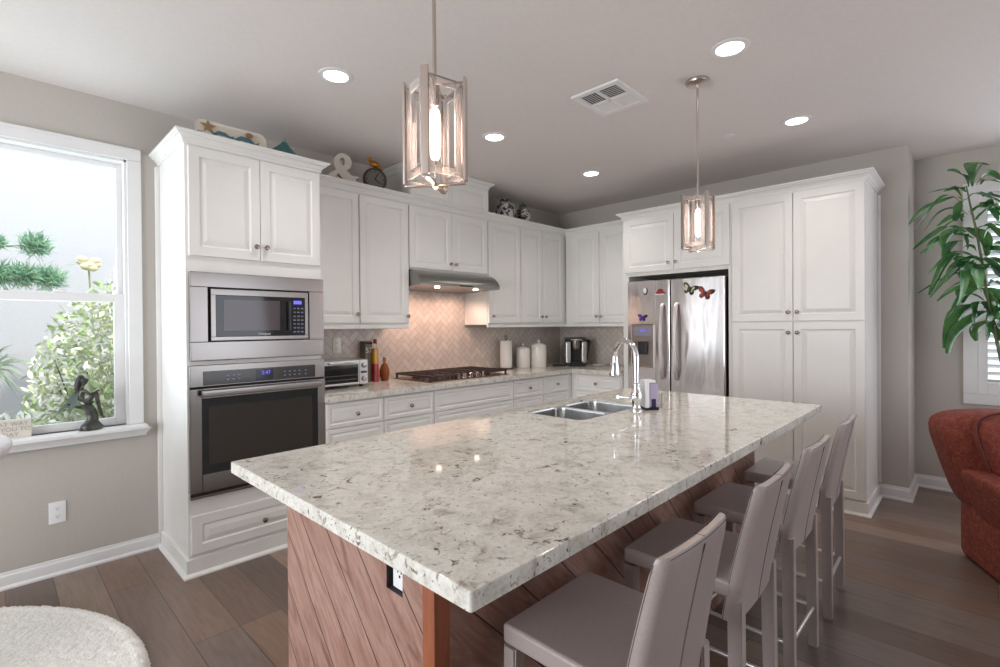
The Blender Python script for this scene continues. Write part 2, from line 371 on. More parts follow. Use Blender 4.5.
# windows on the left wall
def hung_window(name, x0, x1):
    root = thing(name, ((x0+x1)/2, .07, WZ0), kind='structure')
    z0, z1 = WZ0, WZ1
    cas = MB(); P = [(0, .0), (.008, .012), (.02, .014), (.055, .016), (.06, .02), (.068, .02), (.07, 0)]
    for (xa, xb, za, zb) in ((x0-.07, x0, z0, z1), (x1, x1+.07, z0, z1), (x0-.07, x1+.07, z1, z1+.075)):
        cas.box(xa, xb, -.018, 0, za, zb, .004)
        if za == z1: cas.box(xa+.006, xb-.006, -.024, -.018, zb-.022, zb-.006, .002)
    cas.build('casing', M['trim'], root)
    sl = MB(); sl.box(x0-.08, x1+.08, -.10, .1, z0-.024, z0, .005)
    sl.sweep([(0, z0-.07), (.016, z0-.07), (.02, z0-.055), (.035, z0-.035), (.04, z0-.024), (0, z0-.024)], [(x0-.06, 0), (x0-.06, -.02), (x1+.06, -.02), (x1+.06, 0)])
    sl.build('sill', M['trim'], root)
    jm = MB()
    for (xa, xb, za, zb) in ((x0, x0+.012, z0, z1), (x1-.012, x1, z0, z1), (x0, x1, z1-.012, z1)): jm.box(xa, xb, .0, .14, za, zb)
    jm.build('jamb', M['trim'], root)
    zm = 1.545
    def sash(nm, y, za, zb, s, bt):
        m = MB()
        for (xa, xb, zc, zd) in ((x0+.012, x0+.012+s, za, zb), (x1-.012-s, x1-.012, za, zb), (x0+.012+s, x1-.012-s, za, za+bt), (x0+.012+s, x1-.012-s, zb-s, zb)): m.box(xa, xb, y, y+.035, zc, zd, .003)
        o = m.build(nm, M['trim'], root)
        MB().box(x0+.012+s, x1-.012-s, y+.015, y+.019, za+bt, zb-s).build('pane', M['pane'], o)
        return o
    sash('upper_sash', .075, zm-.01, z1-.012, .028, .03)
    lo = sash('lower_sash', .035, z0, zm+.025, .05, .045)
    for lx in (x1-.3, x0+.3):
        MB().box(lx-.03, lx+.03, .035, .06, zm+.025, zm+.04, .004).box(lx-.008, lx+.03, .04, .055, zm+.04, zm+.05, .003).build('sash_lock', M['white'], lo)
    return root
hung_window('window_1', WX0, WX1); hung_window('window_2', VX0, VX1)
# shuttered window on the right wall
r = thing('window_3', (RX, (RY0+RY1)/2, RZ0), kind='structure')
m = MB()
for (ya, yb, za, zb) in ((RY0-.08, RY0, RZ0, RZ1), (RY1, RY1+.085, RZ0, RZ1), (RY0-.08, RY1+.085, RZ1, RZ1+.09), (RY0-.08, RY1+.085, RZ0-.08, RZ0)): m.box(RX-.02, RX, ya, yb, za, zb, .005)
m.build('casing', M['trim'], r)
MB().box(RX+.08, RX+.085, RY0, RY1, RZ0, RZ1).build('pane', M['pane'], r)
for k in range(2):
    ya = RY1-k*.71-.709; yb = RY1-k*.71-.001
    m = MB()
    for (p, q, za, zb) in ((ya, ya+.05, RZ0, RZ1), (yb-.055, yb+.001, RZ0, RZ1), (ya+.05, yb-.055, RZ0, RZ0+.09), (ya+.05, yb-.055, RZ1-.09, RZ1)): m.box(RX-.005, RX+.025, p, q, za, zb, .003)
    sh = m.build('shutter', M['trim'], r)
    lv = MB(); z = RZ0+.105
    while z < RZ1-.09:
        T = Matrix.Translation((RX+.012, 0, z)) @ Matrix.Rotation(math.radians(25), 4, 'Y')
        lv.box(-.032, .032, ya+.05, yb-.05, -.004, .004, T=T); z += .058
    lv.build('louvers', M['trim'], sh)
    MB().box(RX-.03, RX-.022, (ya+yb)/2-.005, (ya+yb)/2+.005, RZ0+.14, RZ1-.14).build('tilt_rod', M['trim'], sh)

# ------------------------------------------------------------------ cabinets
DR = [(0, -.019), (0, -.003), (.003, 0), (.052, 0), (.056, -.005), (.061, -.007), (.067, -.006), (.086, -.0005), (.09, 0)]
DRD = [(0, -.019), (0, -.003), (.003, 0), (.026, 0), (.029, -.004), (.033, -.006), (.037, -.005), (.048, -.0005), (.05, 0)]
FA = ((0, 0, 0), (1, 0, 0), (0, 0, 1), (0, -1, 0))     # faces -Y: u = X
FB = ((0, 0, 0), (0, -1, 0), (0, 0, 1), (-1, 0, 0))    # faces -X: u = -Y
def front(name, parent, F, face, a0, a1, z0, z1, rg=DR, knob=None):
    W = Vector(F[3]); O = W*face; g = .0015
    o = MB().rings(O, F[1], F[2], F[3], a0+g, a1-g, z0+g, z1-g, rg).build(name, M['cab'], parent, ang=10)
    if knob:
        c = O+Vector(F[1])*knob[0]+Vector((0, 0, knob[1]))
        MB().lathe([(.006, -.001), (.0055, .012), (.008, .014), (.0145, .019), (.0155, .024), (.013, .029), (.006, .031), (.001, .0315)], c, 16, W).build('knob', M['knob'], o)
    return o
CR = [(0, 2.368), (.007, 2.368), (.007, 2.384), (.012, 2.385), (.015, 2.394), (.022, 2.403), (.032, 2.409), (.036, 2.410), (.036, 2.417), (.043, 2.418), (.046, 2.422), (.05, 2.423), (.05, 2.432), (0, 2.432)]
# tall oven cabinet
XL, XR, YO = -4.11, -3.342, -.583
c = thing('oven_cabinet', ((XL+XR)/2, -.3, 0), 'tall white oven cabinet left of the counter, two doors on top and one drawer below', 'cabinet')
b = MB()
b.box(XL, XL+.02, YO, 0, 0, 2.377).box(XR-.02, XR, YO, 0, 0, 2.377).box(XL+.02, XR-.02, -.02, 0, 0, 2.377)
b.box(XL+.02, XR-.02, YO, -.02, 1.672, 2.377).box(XL+.02, XR-.02, YO, -.02, 1.15, 1.178).box(XL+.02, XR-.02, YO, -.02, .03, .421)
b.build('body', M['cab'], c)
MB().box(XL-.022, XL, -.03, 0, .09, 2.36, .003).build('scribe_strip', M['cab'], c)
MB().sweep([(0, 0), (.028, 0), (.028, .008), (.018, .02), (.012, .022), (.012, .095), (0, .1)], [(XL, 0), (XL, YO), (XR, YO), (XR, YO+.05)]).build('plinth', M['cab'], c)
MB().sweep(CR, [(XL, 0), (XL, YO), (XR, YO), (XR, -.33)]).build('crown_molding', M['cab'], c)
front('door', c, FA, -YO+.018, XL+.012, -3.7225, 1.757, 2.358, DR, (-3.752, 1.838))
front('door', c, FA, -YO+.018, -3.7225, XR-.008, 1.757, 2.358, DR, (-3.693, 1.838))
front('drawer', c, FA, -YO+.018, XL+.008, XR-.008, .118, .334, DR, (-3.721, .214))
# built-in microwave
mw = thing('microwave', (-3.72, -.6, 1.18), 'steel built-in microwave with a wide trim frame above the wall oven', 'microwave')
b = MB(); fy = -.613
b.box(-4.098, -3.338, fy, -.583, 1.181, 1.285, .004).box(-4.098, -3.338, fy, -.583, 1.588, 1.671, .004)
b.box(-4.098, -4.012, fy, -.583, 1.285, 1.588, .002).box(-3.434, -3.338, fy, -.583, 1.285, 1.588, .002)
b.build('trim_frame', M['steel'], mw)
box_obj('body', M['dark'], mw, -4.012, -3.434, -.60, -.2, 1.285, 1.588)
b = MB()
b.box(-4.000, -3.446, -.622, -.598, 1.290, 1.312, .002).box(-4.000, -3.446, -.622, -.598, 1.546, 1.580, .002).box(-4.000, -3.974, -.622, -.598, 1.312, 1.546, .002).box(-3.466, -3.446, -.622, -.598, 1.312, 1.546, .002)
b.build('door_frame', M['steel'], mw)
d = box_obj('door', M['black'], mw, -3.974, -3.548, -.620, -.598, 1.312, 1.546, bev=.002)
box_obj('door_window', newmat('microwave_window', rgb(84, 76, 80), .08), d, -3.935, -3.622, -.6215, -.6195, 1.345, 1.522)
p = box_obj('control_panel', M['black'], mw, -3.546, -3.466, -.620, -.598, 1.312, 1.546, bev=.002)
box_obj('display', M['blue'], p, -3.538, -3.488, -.6215, -.6195, 1.505, 1.527)
kc = newmat('key_print', rgb(118, 120, 150), .5)
for i in range(3):
    for j in range(7): MB().box(-3.540+i*.024, -3.525+i*.024, -.6213, -.6195, 1.330+j*.024, 1.339+j*.024).build('key', kc, p)
text_obj('brand_lettering', 'Whirlpool', .017, M['silver'], mw, (-3.715, -.621, 1.319), (1, 0, 0), (0, 0, 1))
box_obj('handle', M['darkplastic'], d, -3.575, -3.562, -.645, -.62, 1.34, 1.52, bev=.004)
# wall oven
ov = thing('built_in_oven', (-3.72, -.6, .42), 'steel built-in wall oven with a wide dark glass door below the microwave', 'oven')
box_obj('body', M['dark'], ov, -4.08, -3.37, -.59, -.05, .43, 1.15)
cp = box_obj('control_panel', M['steel'], ov, -4.104, -3.336, -.615, -.583, 1.037, 1.156, bev=.004)
gp = box_obj('glass_panel', newmat('panel_glass', rgb(66, 64, 64), .12), cp, -4.040, -3.402, -.617, -.612, 1.045, 1.122)
box_obj('clock_display', newmat('display_black', (.01, .01, .03), .1), gp, -3.764, -3.664, -.6182, -.616, 1.052, 1.114)
text_obj('clock_digits', '2:47', .030, M['blue'], gp, (-3.706, -.6185, 1.084), (1, 0, 0), (0, 0, 1))
for x in (-3.92, -3.89, -3.86, -3.6, -3.57, -3.54, -3.51, -3.47):
    for z in (1.066, 1.088): MB().box(x, x+.012, -.6182, -.6165, z, z+.007).build('key', kc, gp)
box_obj('gap_strip', M['dark'], ov, -4.10, -3.34, -.600, -.583, 1.028, 1.037)
d = MB()
d.box(-4.106, -4.048, -.622, -.59, .458, 1.028, .004).box(-3.388, -3.336, -.622, -.59, .458, 1.028, .004).box(-4.048, -3.388, -.622, -.59, .458, .556, .003).box(-4.048, -3.388, -.622, -.59, .972, 1.028, .003)
d = d.build('door', M['steel'], ov)
g = box_obj('door_glass', M['black'], d, -4.048, -3.388, -.619, -.6, .556, .972)
box_obj('inner_window', newmat('oven_window', rgb(52, 46, 42), .04), g, -4.015, -3.425, -.6205, -.6185, .606, .925)
h = MB().box(-4.06, -3.38, -.668, -.648, .986, 1.022, .006)
for x in (-4.03, -3.41): h.box(x-.012, x+.012, -.65, -.62, .992, 1.014, .002)
h.build('handle', M['steel'], d)
b = MB().box(-4.104, -3.338, -.612, -.583, .425, .440, .002); b.build('vent_trim', M['steel'], ov)
box_obj('vent_gap', M['dark'], ov, -4.10, -3.34, -.606, -.583, .440, .456)
# wall cabinets on the cooktop wall
UY = -.33
def wall_cab(label, F, lo, a0, a1, z0, doors, rail=True, name='upper_cabinet', stiles=None):
    mid = (a0+a1)/2
    loc = (mid, -.17, z0) if F is FA else (-.17, -mid, z0)
    c = thing(name, loc, label, 'cabinet', None)
    g = .0005
    if F is FA:
        MB().box(a0+g, a1-g, UY, 0, z0, 2.377).build('body', M['cab'], c)
        if rail: MB().box(a0+g, a1-g, UY-.012, UY+.01, z0-.027, z0, .003).build('light_rail', M['cab'], c)
    else:
        MB().box(UY, 0, -a1+g, -a0-g, z0, 2.377).build('body', M['cab'], c)
        if rail: MB().box(UY-.012, UY+.01, -a1+g, -a0-g, z0-.027, z0, .003).build('light_rail', M['cab'], c)
    for p, q, k in doors: front('door', c, F, -UY+.02, p, q, z0+.014, 2.357, DR, k)
    return c
wall_cab('single-door white wall cabinet next to the oven cabinet, above the toaster oven', FA, 0, -3.340, -2.921, 1.374, [(-3.336, -2.923, (-2.948, 1.455))])
wall_cab('single-door white wall cabinet just left of the steel range hood', FA, 0, -2.920, -2.471, 1.374, [(-2.918, -2.474, (-2.497, 1.445))])
wall_cab('short two-door white wall cabinet directly above the range hood', FA, 0, -2.470, -1.566, 1.831, [(-2.466, -2.011, (-2.04, 1.905)), (-2.010, -1.570, (-1.98, 1.905))], rail=False)
wall_cab('single-door white wall cabinet just right of the range hood, above the paper towels', FA, 0, -1.565, -1.101, 1.374, [(-1.560, -1.103, (-1.515, 1.455))])
wall_cab('two-door white wall cabinet on the cooktop wall nearest the room corner, above the canisters', FA, 0, -1.100, -.001, 1.374, [(-1.098, -.752, (-.785, 1.455)), (-.750, -.400, (-.717, 1.455))])
wall_cab('two-door white wall cabinet between room corner and fridge, above the coffee maker', FB, 0, .3425, 1.209, 1.374, [(.455, .789, (.765, 1.455)), (.791, 1.16, (.82, 1.455))])
o = MB().sweep(CR, [(-3.285, UY), (UY, UY), (UY, -1.155)]).build('crown_molding', M['cab'])
tag(o, 'long white crown molding running along the tops of the wall cabinets', 'molding')
c = thing('stacked_cabinet', (-2.0, -.16, 2.378), 'small white cabinet box stacked above the hood cabinet, up to the ceiling', 'cabinet')
MB().box(-2.447, -1.545, -.325, 0, 2.378, HC-.004).build('body', M['cab'], c)
front('door', c, FA, .344, -2.443, -2.001, 2.40, 2.64, DR); front('door', c, FA, .344, -1.999, -1.549, 2.40, 2.64, DR)
MB().sweep([(a*1.0, z-2.432+HC-.004) for a, z in CR], [(-2.447, 0), (-2.447, -.325), (-1.545, -.325), (-1.545, 0)]).build('crown_molding', M['cab'], c)
# fridge surround and pantry
FX = -.583
c = thing('fridge_cabinet', (-.3, -1.7, 0), 'white cabinet over the refrigerator, two short doors and a side panel to the floor', 'cabinet')
MB().box(FX, 0, -2.190, -1.273, 1.822, 2.377).box(FX, 0, -1.272, -1.212, 0, 2.377).box(FX, 0, -2.214, -2.191, 0, 2.377).build('body', M['cab'], c)
front('door', c, FB, .601, 1.238, 1.7275, 1.853, 2.357, DR, (1.682, 1.92)); front('door', c, FB, .601, 1.7285, 2.205, 1.853, 2.357, DR, (1.752, 1.92))
c = thing('pantry_cabinet', (-.3, -2.67, 0), 'tall white four-door pantry cabinet right of the refrigerator', 'cabinet')
MB().box(FX, 0, -3.115, -2.2155, .0, 2.377).build('body', M['cab'], c)
MB().box(-.02, 0, -3.135, -3.115, .11, 2.36, .003).build('scribe_strip', M['cab'], c)
MB().sweep([(0, 0), (.028, 0), (.028, .008), (.018, .02), (.012, .022), (.012, .095), (0, .1)], [(FX, -2.2155), (FX, -3.115), (0, -3.115)]).build('plinth', M['cab'], c)
for p, q, z0, z1, k in ((2.222, 2.666, 1.380, 2.357, (2.637, 1.45)), (2.668, 3.112, 1.380, 2.357, (2.698, 1.45)), (2.222, 2.666, .112, 1.374, (2.637, 1.294)), (2.668, 3.112, .112, 1.374, (2.698, 1.294))):
    front('door', c, FB, .601, p, q, z0, z1, DR, k)
o = MB().sweep(CR, [(-.28, -1.212), (FX, -1.212), (FX, -3.115), (0, -3.115)]).build('crown_molding', M['cab'])
tag(o, 'white crown molding across the top of the fridge cabinet and pantry', 'molding')
# base cabinets
def base_cab(label, F, a0, a1, cols, name='base_cabinet', rows=((.692, .858), (.405, .688), (.115, .401)), knobs=True):
    mid = (a0+a1)/2; g = .0005
    c = thing(name, (mid, -.3, 0) if F is FA else (-.3, -mid, 0), label, 'cabinet')
    if F is FA: MB().box(a0+g, a1-g, -.616, 0, .1, .871).box(a0+g, a1-g, -.55, 0, 0, .1).build('body', M['cab'], c)
    else: MB().box(-.616, 0, -a1+g, -a0-g, .1, .871).box(-.55, 0, -a1+g, -a0-g, 0, .1).build('body', M['cab'], c)
    for p, q in cols:
        for z0, z1 in rows:
            front('drawer', c, F, .635, p, q, z0, z1, DRD, ((p+q)/2, (z0+z1)/2) if knobs else None)
    return c
base_cab('white drawer base cabinet under the toaster oven, next to the wall oven', FA, -3.341, -2.903, [(-3.337, -2.905)])
base_cab('white drawer base cabinet between the toaster end and the cooktop drawers', FA, -2.903, -2.450, [(-2.901, -2.452)])
base_cab('wide white base cabinet with knobless fronts under the gas cooktop', FA, -2.450, -1.535, [(-2.448, -1.537)], knobs=False)
base_cab('white drawer base cabinet right of the cooktop, under the paper towels', FA, -1.535, -1.107, [(-1.533, -1.109)])
base_cab('white drawer base cabinet under the canisters, nearest the room corner', FA, -1.107, -.617, [(-1.105, -.690)])
base_cab('white drawer base cabinet under the coffee maker, beside the refrigerator', FB, 0, 1.2105, [(.665, 1.205)])
CT = .914
o = MB().box(-3.341, -.66, -.66, -.003, .872, CT, .004).build('tmp', M['granite']) if 0 else None
b = MB(); b.prism([(-3.341, -.0125), (-3.341, -.66), (-.66, -.66), (-.66, -1.211), (-.0125, -1.211), (-.0125, -.0125)], (0, 0, 0), (1, 0, 0), (0, 1, 0), (0, 0, 1), .872, CT)
bmesh.ops.bevel(b.bm, geom=[e for e in b.bm.edges if all(v.co.z > .9 for v in e.verts)], offset=.004, segments=2, affect='EDGES')
tag(b.build('countertop', M['granite']), 'L-shaped speckled granite countertop running along the wall under the wall cabinets', 'countertop')
b = MB().box(-3.341, -.0, -.012, -.001, CT, 1.345).box(-2.469, -1.567, -.012, -.001, 1.345, 1.683)
tag(b.build('backsplash', M['tile']), 'beige herringbone tile backsplash behind the cooktop', 'backsplash')
tag(MB().box(-.012, -.001, -1.211, -.0125, CT, 1.345).build('backsplash', M['tile']), 'beige herringbone tile backsplash behind the coffee maker, beside the refrigerator', 'backsplash')
# ------------------------------------------------------------------ range hood, cooktop
h = thing('range_hood', (-2.02, -.25, 1.683), 'slim stainless range hood under the short cabinet above the cooktop', 'range hood')
poly = [(0, 1.830), (-.35, 1.830), (-.395, 1.822), (-.44, 1.798), (-.475, 1.765), (-.497, 1.728), (-.5, 1.715), (-.5, 1.700), (-.49, 1.696), (-.0, 1.683)]
MB().prism(poly, (0, 0, 0), (0, 1, 0), (0, 0, 1), (1, 0, 0), -2.469, -1.567).build('shell', steel('hood_steel', rgb(150, 150, 146), .3), h)
box_obj('control_strip', M['darkplastic'], h, -2.06, -1.9, -.503, -.497, 1.701, 1.712)
for x in (-2.24, -1.80):
    MB().lathe([(.001, 0), (.021, 0), (.023, .003), (.021, .012), (.001, .012)], (x, -.42, 1.683), 16).build('hood_lamp', M['hoodlamp'], h)
    lamp('hood_light', 'SPOT', (x-.02, -.30, 1.672), 6, (1, .64, .48), (math.radians(16), 0, 0), spot_size=math.radians(150), spot_blend=.6, shadow_soft_size=.04)
k = thing('cooktop', (-1.99, -.31, CT), 'gas cooktop with dark cast iron grates and a row of steel knobs', 'cooktop')
KX0, KX1, KY0, KY1 = -2.44, -1.54, -.585, -.065
box_obj('tray', newmat('cooktop_steel', rgb(150, 128, 118), .25, 1), k, KX0, KX1, KY0, KY1, CT, CT+.008, bev=.003)
for i in range(3):
    x0 = KX0+.012+i*.2945; x1 = x0+.287; b = MB(); zt = CT+.052
    ya, yb = KY0+(.10 if i == 1 else .015), KY1-.01
    for (p, q, s, t_) in ((x0, x1, ya, ya+.014), (x0, x1, yb-.014, yb), (x0, x0+.014, ya, yb), (x1-.014, x1, ya, yb)): b.box(p, q, s, t_, zt-.016, zt, .003)
    for j in range(1, 6): b.box(x0, x1, ya+(yb-ya)*j/6-.006, ya+(yb-ya)*j/6+.006, zt-.012, zt, .002)
    b.box((x0+x1)/2-.006, (x0+x1)/2+.006, ya, yb, zt-.012, zt, .002)
    for (p, s) in ((x0+.01, ya+.01), (x1-.01, ya+.01), (x0+.01, yb-.01), (x1-.01, yb-.01)): b.box(p-.008, p+.008, s-.008, s+.008, CT+.004, zt-.01, .002)
    b.build('grate', M['iron'], k)
    for s in ((ya+yb)/2,) if i == 1 else (ya+.13, yb-.12):
        MB().lathe([(.045, 0), (.045, .008), (.036, .012), (.036, .02), (.03, .026), (.001, .026)], ((x0+x1)/2, s, CT+.007), 20).build('burner', M['iron'], k)
for i in range(5):
    MB().lathe([(.026, 0), (.026, .008), (.020, .012), (.022, .038), (.018, .043), (.001, .043)], (-2.13+i*.075, KY0+.042, CT+.008), 18).build('knob', M['steel'], k)
# ------------------------------------------------------------------ refrigerator and magnets
fr = thing('refrigerator', (-.35, -1.73, 0), 'stainless side-by-side refrigerator with long bar handles and a water dispenser', 'refrigerator')
box_obj('body', newmat('fridge_side', rgb(70, 58, 54), .5), fr, -.575, -.02, -2.165, -1.29, .02, 1.765)
box_obj('grille', M['dark'], fr, -.58, -.545, -2.165, -1.29, .02, .09)
FD = -.63
dl = MB()
for (ya, yb, za, zb) in ((-1.700, -1.565, .09, 1.768), (-1.322, -1.286, .09, 1.768), (-1.565, -1.322, 1.365, 1.768), (-1.565, -1.322, .09, .968)): dl.box(FD, -.58, ya, yb, za, zb, .006 if ya < -1.6 else .001)
dl = dl.build('freezer_door', M['fridge'], fr)
drr = MB().box(FD, -.58, -2.176, -1.708, .09, 1.768, .01).build('fridge_door', M['fridge'], fr)
def fhandle(y, par):
    P = [(FD-.0, y, .87), (FD-.028, y, .90), (FD-.048, y, 1.0), (FD-.056, y, 1.2), (FD-.048, y, 1.42), (FD-.028, y, 1.525), (FD, y, 1.555)]
    rows = []
    for p in P: rows.append([(p[0]-.011, p[1]-.014, p[2]), (p[0]-.011, p[1]+.014, p[2]), (p[0]+.011, p[1]+.014, p[2]), (p[0]+.011, p[1]-.014, p[2])])
    MB().quadmesh(rows, True, True, True).build('handle', M['satin'], par, ang=60)
fhandle(-1.640, dl); fhandle(-1.770, drr)
dp = thing('dispenser', (0, 0, 0)); dp.parent = dl; dp.location = (0, 0, 0)
bpy.data.objects.remove(dp)
disp = newmat('dispenser_grey', rgb(150, 138, 132), .3, .5)
dp = MB().box(FD-.004, FD+.02, -1.545, -1.325, 1.205, 1.362, .003).box(FD+.035, FD+.045, -1.565, -1.322, .968, 1.21).box(FD-.012, FD+.04, -1.545, -1.325, .968, .995, .003).build('dispenser', disp, dl)
MB().box(FD-.012, FD+.03, -1.565, -1.545, .968, 1.365, .003).build('dispenser_trim', newmat('pale_trim', rgb(222, 219, 217), .3), dl)
dpn = MB().box(FD-.0055, FD-.003, -1.535, -1.34, 1.275, 1.335).build('display_panel', newmat('display_steel', rgb(160, 160, 172), .3, .4), dp) if 0 else None
MB().box(FD+.0, FD+.034, -1.475, -1.385, 1.085, 1.205, .01).build('dispenser_lever', M['darkplastic'], dl)
b = MB()
for y in (-1.425, -1.455): b.box(FD-.0065, FD-.004, y-.009, y+.009, 1.298, 1.316)
b.build('dispenser_display', M['blue'], dl)
MB().box(FD-.0055, FD-.0035, -1.53, -1.35, 1.26, 1.34).build('display_panel', newmat('display_steel', rgb(150, 150, 165), .3, .4), dl)
def butterfly(y, z, s, tilt, col, col2, label):
    T = Matrix.Translation((FD-.004, y, z)) @ Matrix.Rotation(tilt, 4, 'X')
    r = thing('butterfly_magnet', (FD-.004, y, z), label, 'magnet')
    for sg in (-1, 1):
        w_ = [(0, .05), (.35, .55), (.75, .8), (1, .72), (.95, .35), (.7, .08), (.45, 0), (.62, -.25), (.6, -.55), (.35, -.7), (.12, -.45), (0, -.15)]
        m = MB()
        m.quadmesh([[T @ Vector((-d-abs(u)*s*.25, sg*u*s, v*s)) for u, v in w_] for d in (0, .002)], True, True, True)
        wg = m.build('wing', col, r)
        m = MB()
        m.quadmesh([[T @ Vector((-d-abs(u)*s*.25, sg*(u*.55+.18)*s, (v*.55+.08)*s)) for u, v in w_] for d in (.0021, .003)], True, True, True)
        m.build('wing_marking', col2, wg)
    MB().tube([T @ Vector((-.003, 0, -.4*s)), T @ Vector((-.004, 0, 0)), T @ Vector((-.003, 0, .45*s))], [.001, .004, .002], 8).build('body', M['darkplastic'], r)
mc = lambda n, *c: newmat(n, rgb(*c), .5)
butterfly(-1.437, 1.425, .042, .1, mc('purple_wing', 70, 20, 130), mc('violet_wing', 96, 40, 160), 'purple butterfly magnet above the water dispenser')
butterfly(-1.885, 1.665, .062, .35, mc('dark_wing', 60, 62, 40), mc('cream_wing', 214, 214, 170), 'cream and black butterfly magnet on the right fridge door')
butterfly(-2.018, 1.622, .066, .3, mc('rust_wing', 110, 46, 30), mc('orange_wing', 186, 74, 44), 'orange butterfly magnet on the right fridge door')
r = thing('oval_magnet', (FD-.005, -1.468, 1.672), 'white and black oval magnet at upper left of the fridge', 'magnet')
MB().lathe([(.001, 0), (.028, 0), (.028, .004), (.001, .005)], (FD-.0005, -1.468, 1.672), 20, (-1, 0, 0)).build('rim', M['darkplastic'], r).scale = (1, .8, 1.25)
MB().lathe([(.001, 0), (.022, 0), (.020, .003), (.001, .003)], (FD-.0045, -1.464, 1.676), 20, (-1, 0, 0)).build('face', M['white'], r).scale = (1, .8, 1.25)
r = thing('car_magnet', (FD-.005, -1.613, 1.655), 'small red car-shaped magnet beside the white oval magnet', 'magnet')
MB().prism([(-.045, -.02), (.045, -.02), (.045, .0), (.03, .006), (.018, .03), (-.018, .03), (-.032, .006), (-.045, .0)], (FD, -1.613, 1.655), (0, -1, 0), (0, 0, 1), (-1, 0, 0), 0, .006).build('body', mc('red_magnet', 140, 28, 26), r)
MB().box(FD-.008, FD-.006, -1.655, -1.571, 1.632, 1.640).build('bumper', M['white'], r)

# ------------------------------------------------------------------ island
IT = .9275
IX0, IX1, IY0, IY1 = -4.315, -1.782, -3.081, -1.930
PX, PY, PXR = -4.150, -2.777, -1.86
isl = thing('kitchen_island', ((PX+PXR)/2, -2.37, 0), 'kitchen island base clad in diagonal brown wood boards', 'kitchen island')
oy0, oy1, oz0, oz1 = -2.650, -2.578, .688, .865         # outlet recess
b = MB()
b.box(PX, PX+.03, oy1, -1.97, 0, .889).box(PX, PX+.03, -2.732, oy0, 0, .889).box(PX, PX+.03, oy0, oy1, 0, oz0).box(PX, PX+.03, oy0, oy1, oz1, .889)
b.build('end_panel', M['plank'], isl)
MB().box(PX+.045, PXR, PY+.006, PY+.03, 0, .889).build('seating_panel', M['plank'], isl)
MB().box(PX-.002, PX+.045, PY, PY+.045, 0, .889, .002).build('corner_post', M['post'], isl)
MB().box(PXR-.03, PXR, PY+.03, -1.97, 0, .889).build('far_panel', M['plank'], isl)
MB().box(PX+.03, PXR-.03, -1.99, -1.97, .1, .889).build('working_side_panel', M['cab'], isl)
MB().box(PX+.03, PX+.05, oy0-.01, oy1+.01, oz0-.01, oz1).box(PX+.001, PX+.03, oy1-.0015, oy1+.0005, oz0, oz1).box(PX+.001, PX+.03, oy0-.0005, oy0+.0015, oz0, oz1).box(PX+.001, PX+.03, oy0, oy1, oz0-.0005, oz0+.0015).build('recess_box', newmat('recess_dark', rgb(52, 46, 54), .6), isl)
o = thing('electrical_outlet', (PX+.02, (oy0+oy1)/2, oz0), 'white electrical outlet recessed in the wooden end of the island', 'outlet')
MB().box(PX+.012, PX+.0295, oy0+.002, oy1-.012, oz0+.004, oz1-.03, .002).build('cover_plate', M['white'], o)
b = MB()
for z in (.735, .785):
    for y in (-2.628, -2.613): b.box(PX+.0105, PX+.012, y-.0015, y+.0015, z, z+.01)
    b.box(PX+.0105, PX+.012, -2.623, -2.618, z-.012, z-.006)
b.build('socket_slots', M['dark'], o)
# counter slab with a sink cut-out: bevelled outer box built as frame round the hole
HX0, HX1, HY0, HY1 = -2.992, -2.404, -2.385, -2.035
def rrect(x0, x1, y0, y1, r, n=5):
    P = []
    for cx, cy, a in ((x1-r, y1-r, 0), (x0+r, y1-r, 90), (x0+r, y0+r, 180), (x1-r, y0+r, 270)):
        for i in range(n+1):
            t = math.radians(a+90*i/n); P.append((cx+r*math.cos(t), cy+r*math.sin(t)))
    return P
def outer_pts(n=5):
    # same point count as rrect, lying on the slab rectangle
    P = []
    for cx, cy in ((IX1, IY1), (IX0, IY1), (IX0, IY0), (IX1, IY0)):
        P.append((cx, cy))
    return P
b = MB(); hole = rrect(HX0, HX1, HY0, HY1, .05); n = len(hole)
x0, x1, y0, y1 = IX0, IX1, min(IY0, IY1), max(IY0, IY1)
def slab_ring(ins, z):
    q = rrect(x0+ins, x1-ins, y0+ins, y1-ins, .006); return [(p[0], p[1], z) for p in q]
hr = lambda z: [(p[0], p[1], z) for p in hole]
rows = [hr(.890), slab_ring(.002, .890), slab_ring(0, .892), slab_ring(0, IT-.005), slab_ring(.0015, IT-.0015), slab_ring(.005, IT), hr(IT), hr(.890)]
b.quadmesh(rows, True)
tag(b.build('island_countertop', M['granite'], ang=30), 'large speckled granite slab top of the island with a sink cut-out', 'countertop')
sk = thing('sink', (-2.70, -2.2, .70), 'double-bowl stainless undermount sink set in the island', 'sink')
RT = IT-.007
for bx0, bx1 in ((HX0+.001, -2.708), (-2.694, HX1-.001)):
    rr = lambda i, z, r: [(p[0], p[1], z) for p in rrect(bx0+i, bx1-i, HY0+.001+i, HY1-.001-i, r)]
    m = MB(); m.quadmesh([rr(0, RT-.004, .05), rr(.002, RT, .05), rr(.007, RT, .05), rr(.010, RT-.01, .05), rr(.016, .78, .05), rr(.035, .745, .04), rr(.09, .737, .02), rr(.12, .737, .01), rr(.09, .732, .02), rr(.0, .745, .05), rr(0, RT-.004, .05)], True)
    bw = m.build('bowl', M['sink'], sk, ang=50)
    MB().lathe([(.001, 0), (.028, 0), (.04, .003), (.042, .006), (.03, .006), (.025, .002), (.001, .002)], ((bx0+bx1)/2, -2.21, .737), 20).build('drain', M['chrome'], bw)
    MB().box((bx0+bx1)/2-.05, (bx0+bx1)/2+.05, -2.26, -2.16, .7325, .7368).build('drain_plate', M['sink'], bw)
MB().box(-2.7085, -2.6935, HY0+.05, HY1-.05, RT-.012, RT-.001).build('divider', M['sink'], sk)
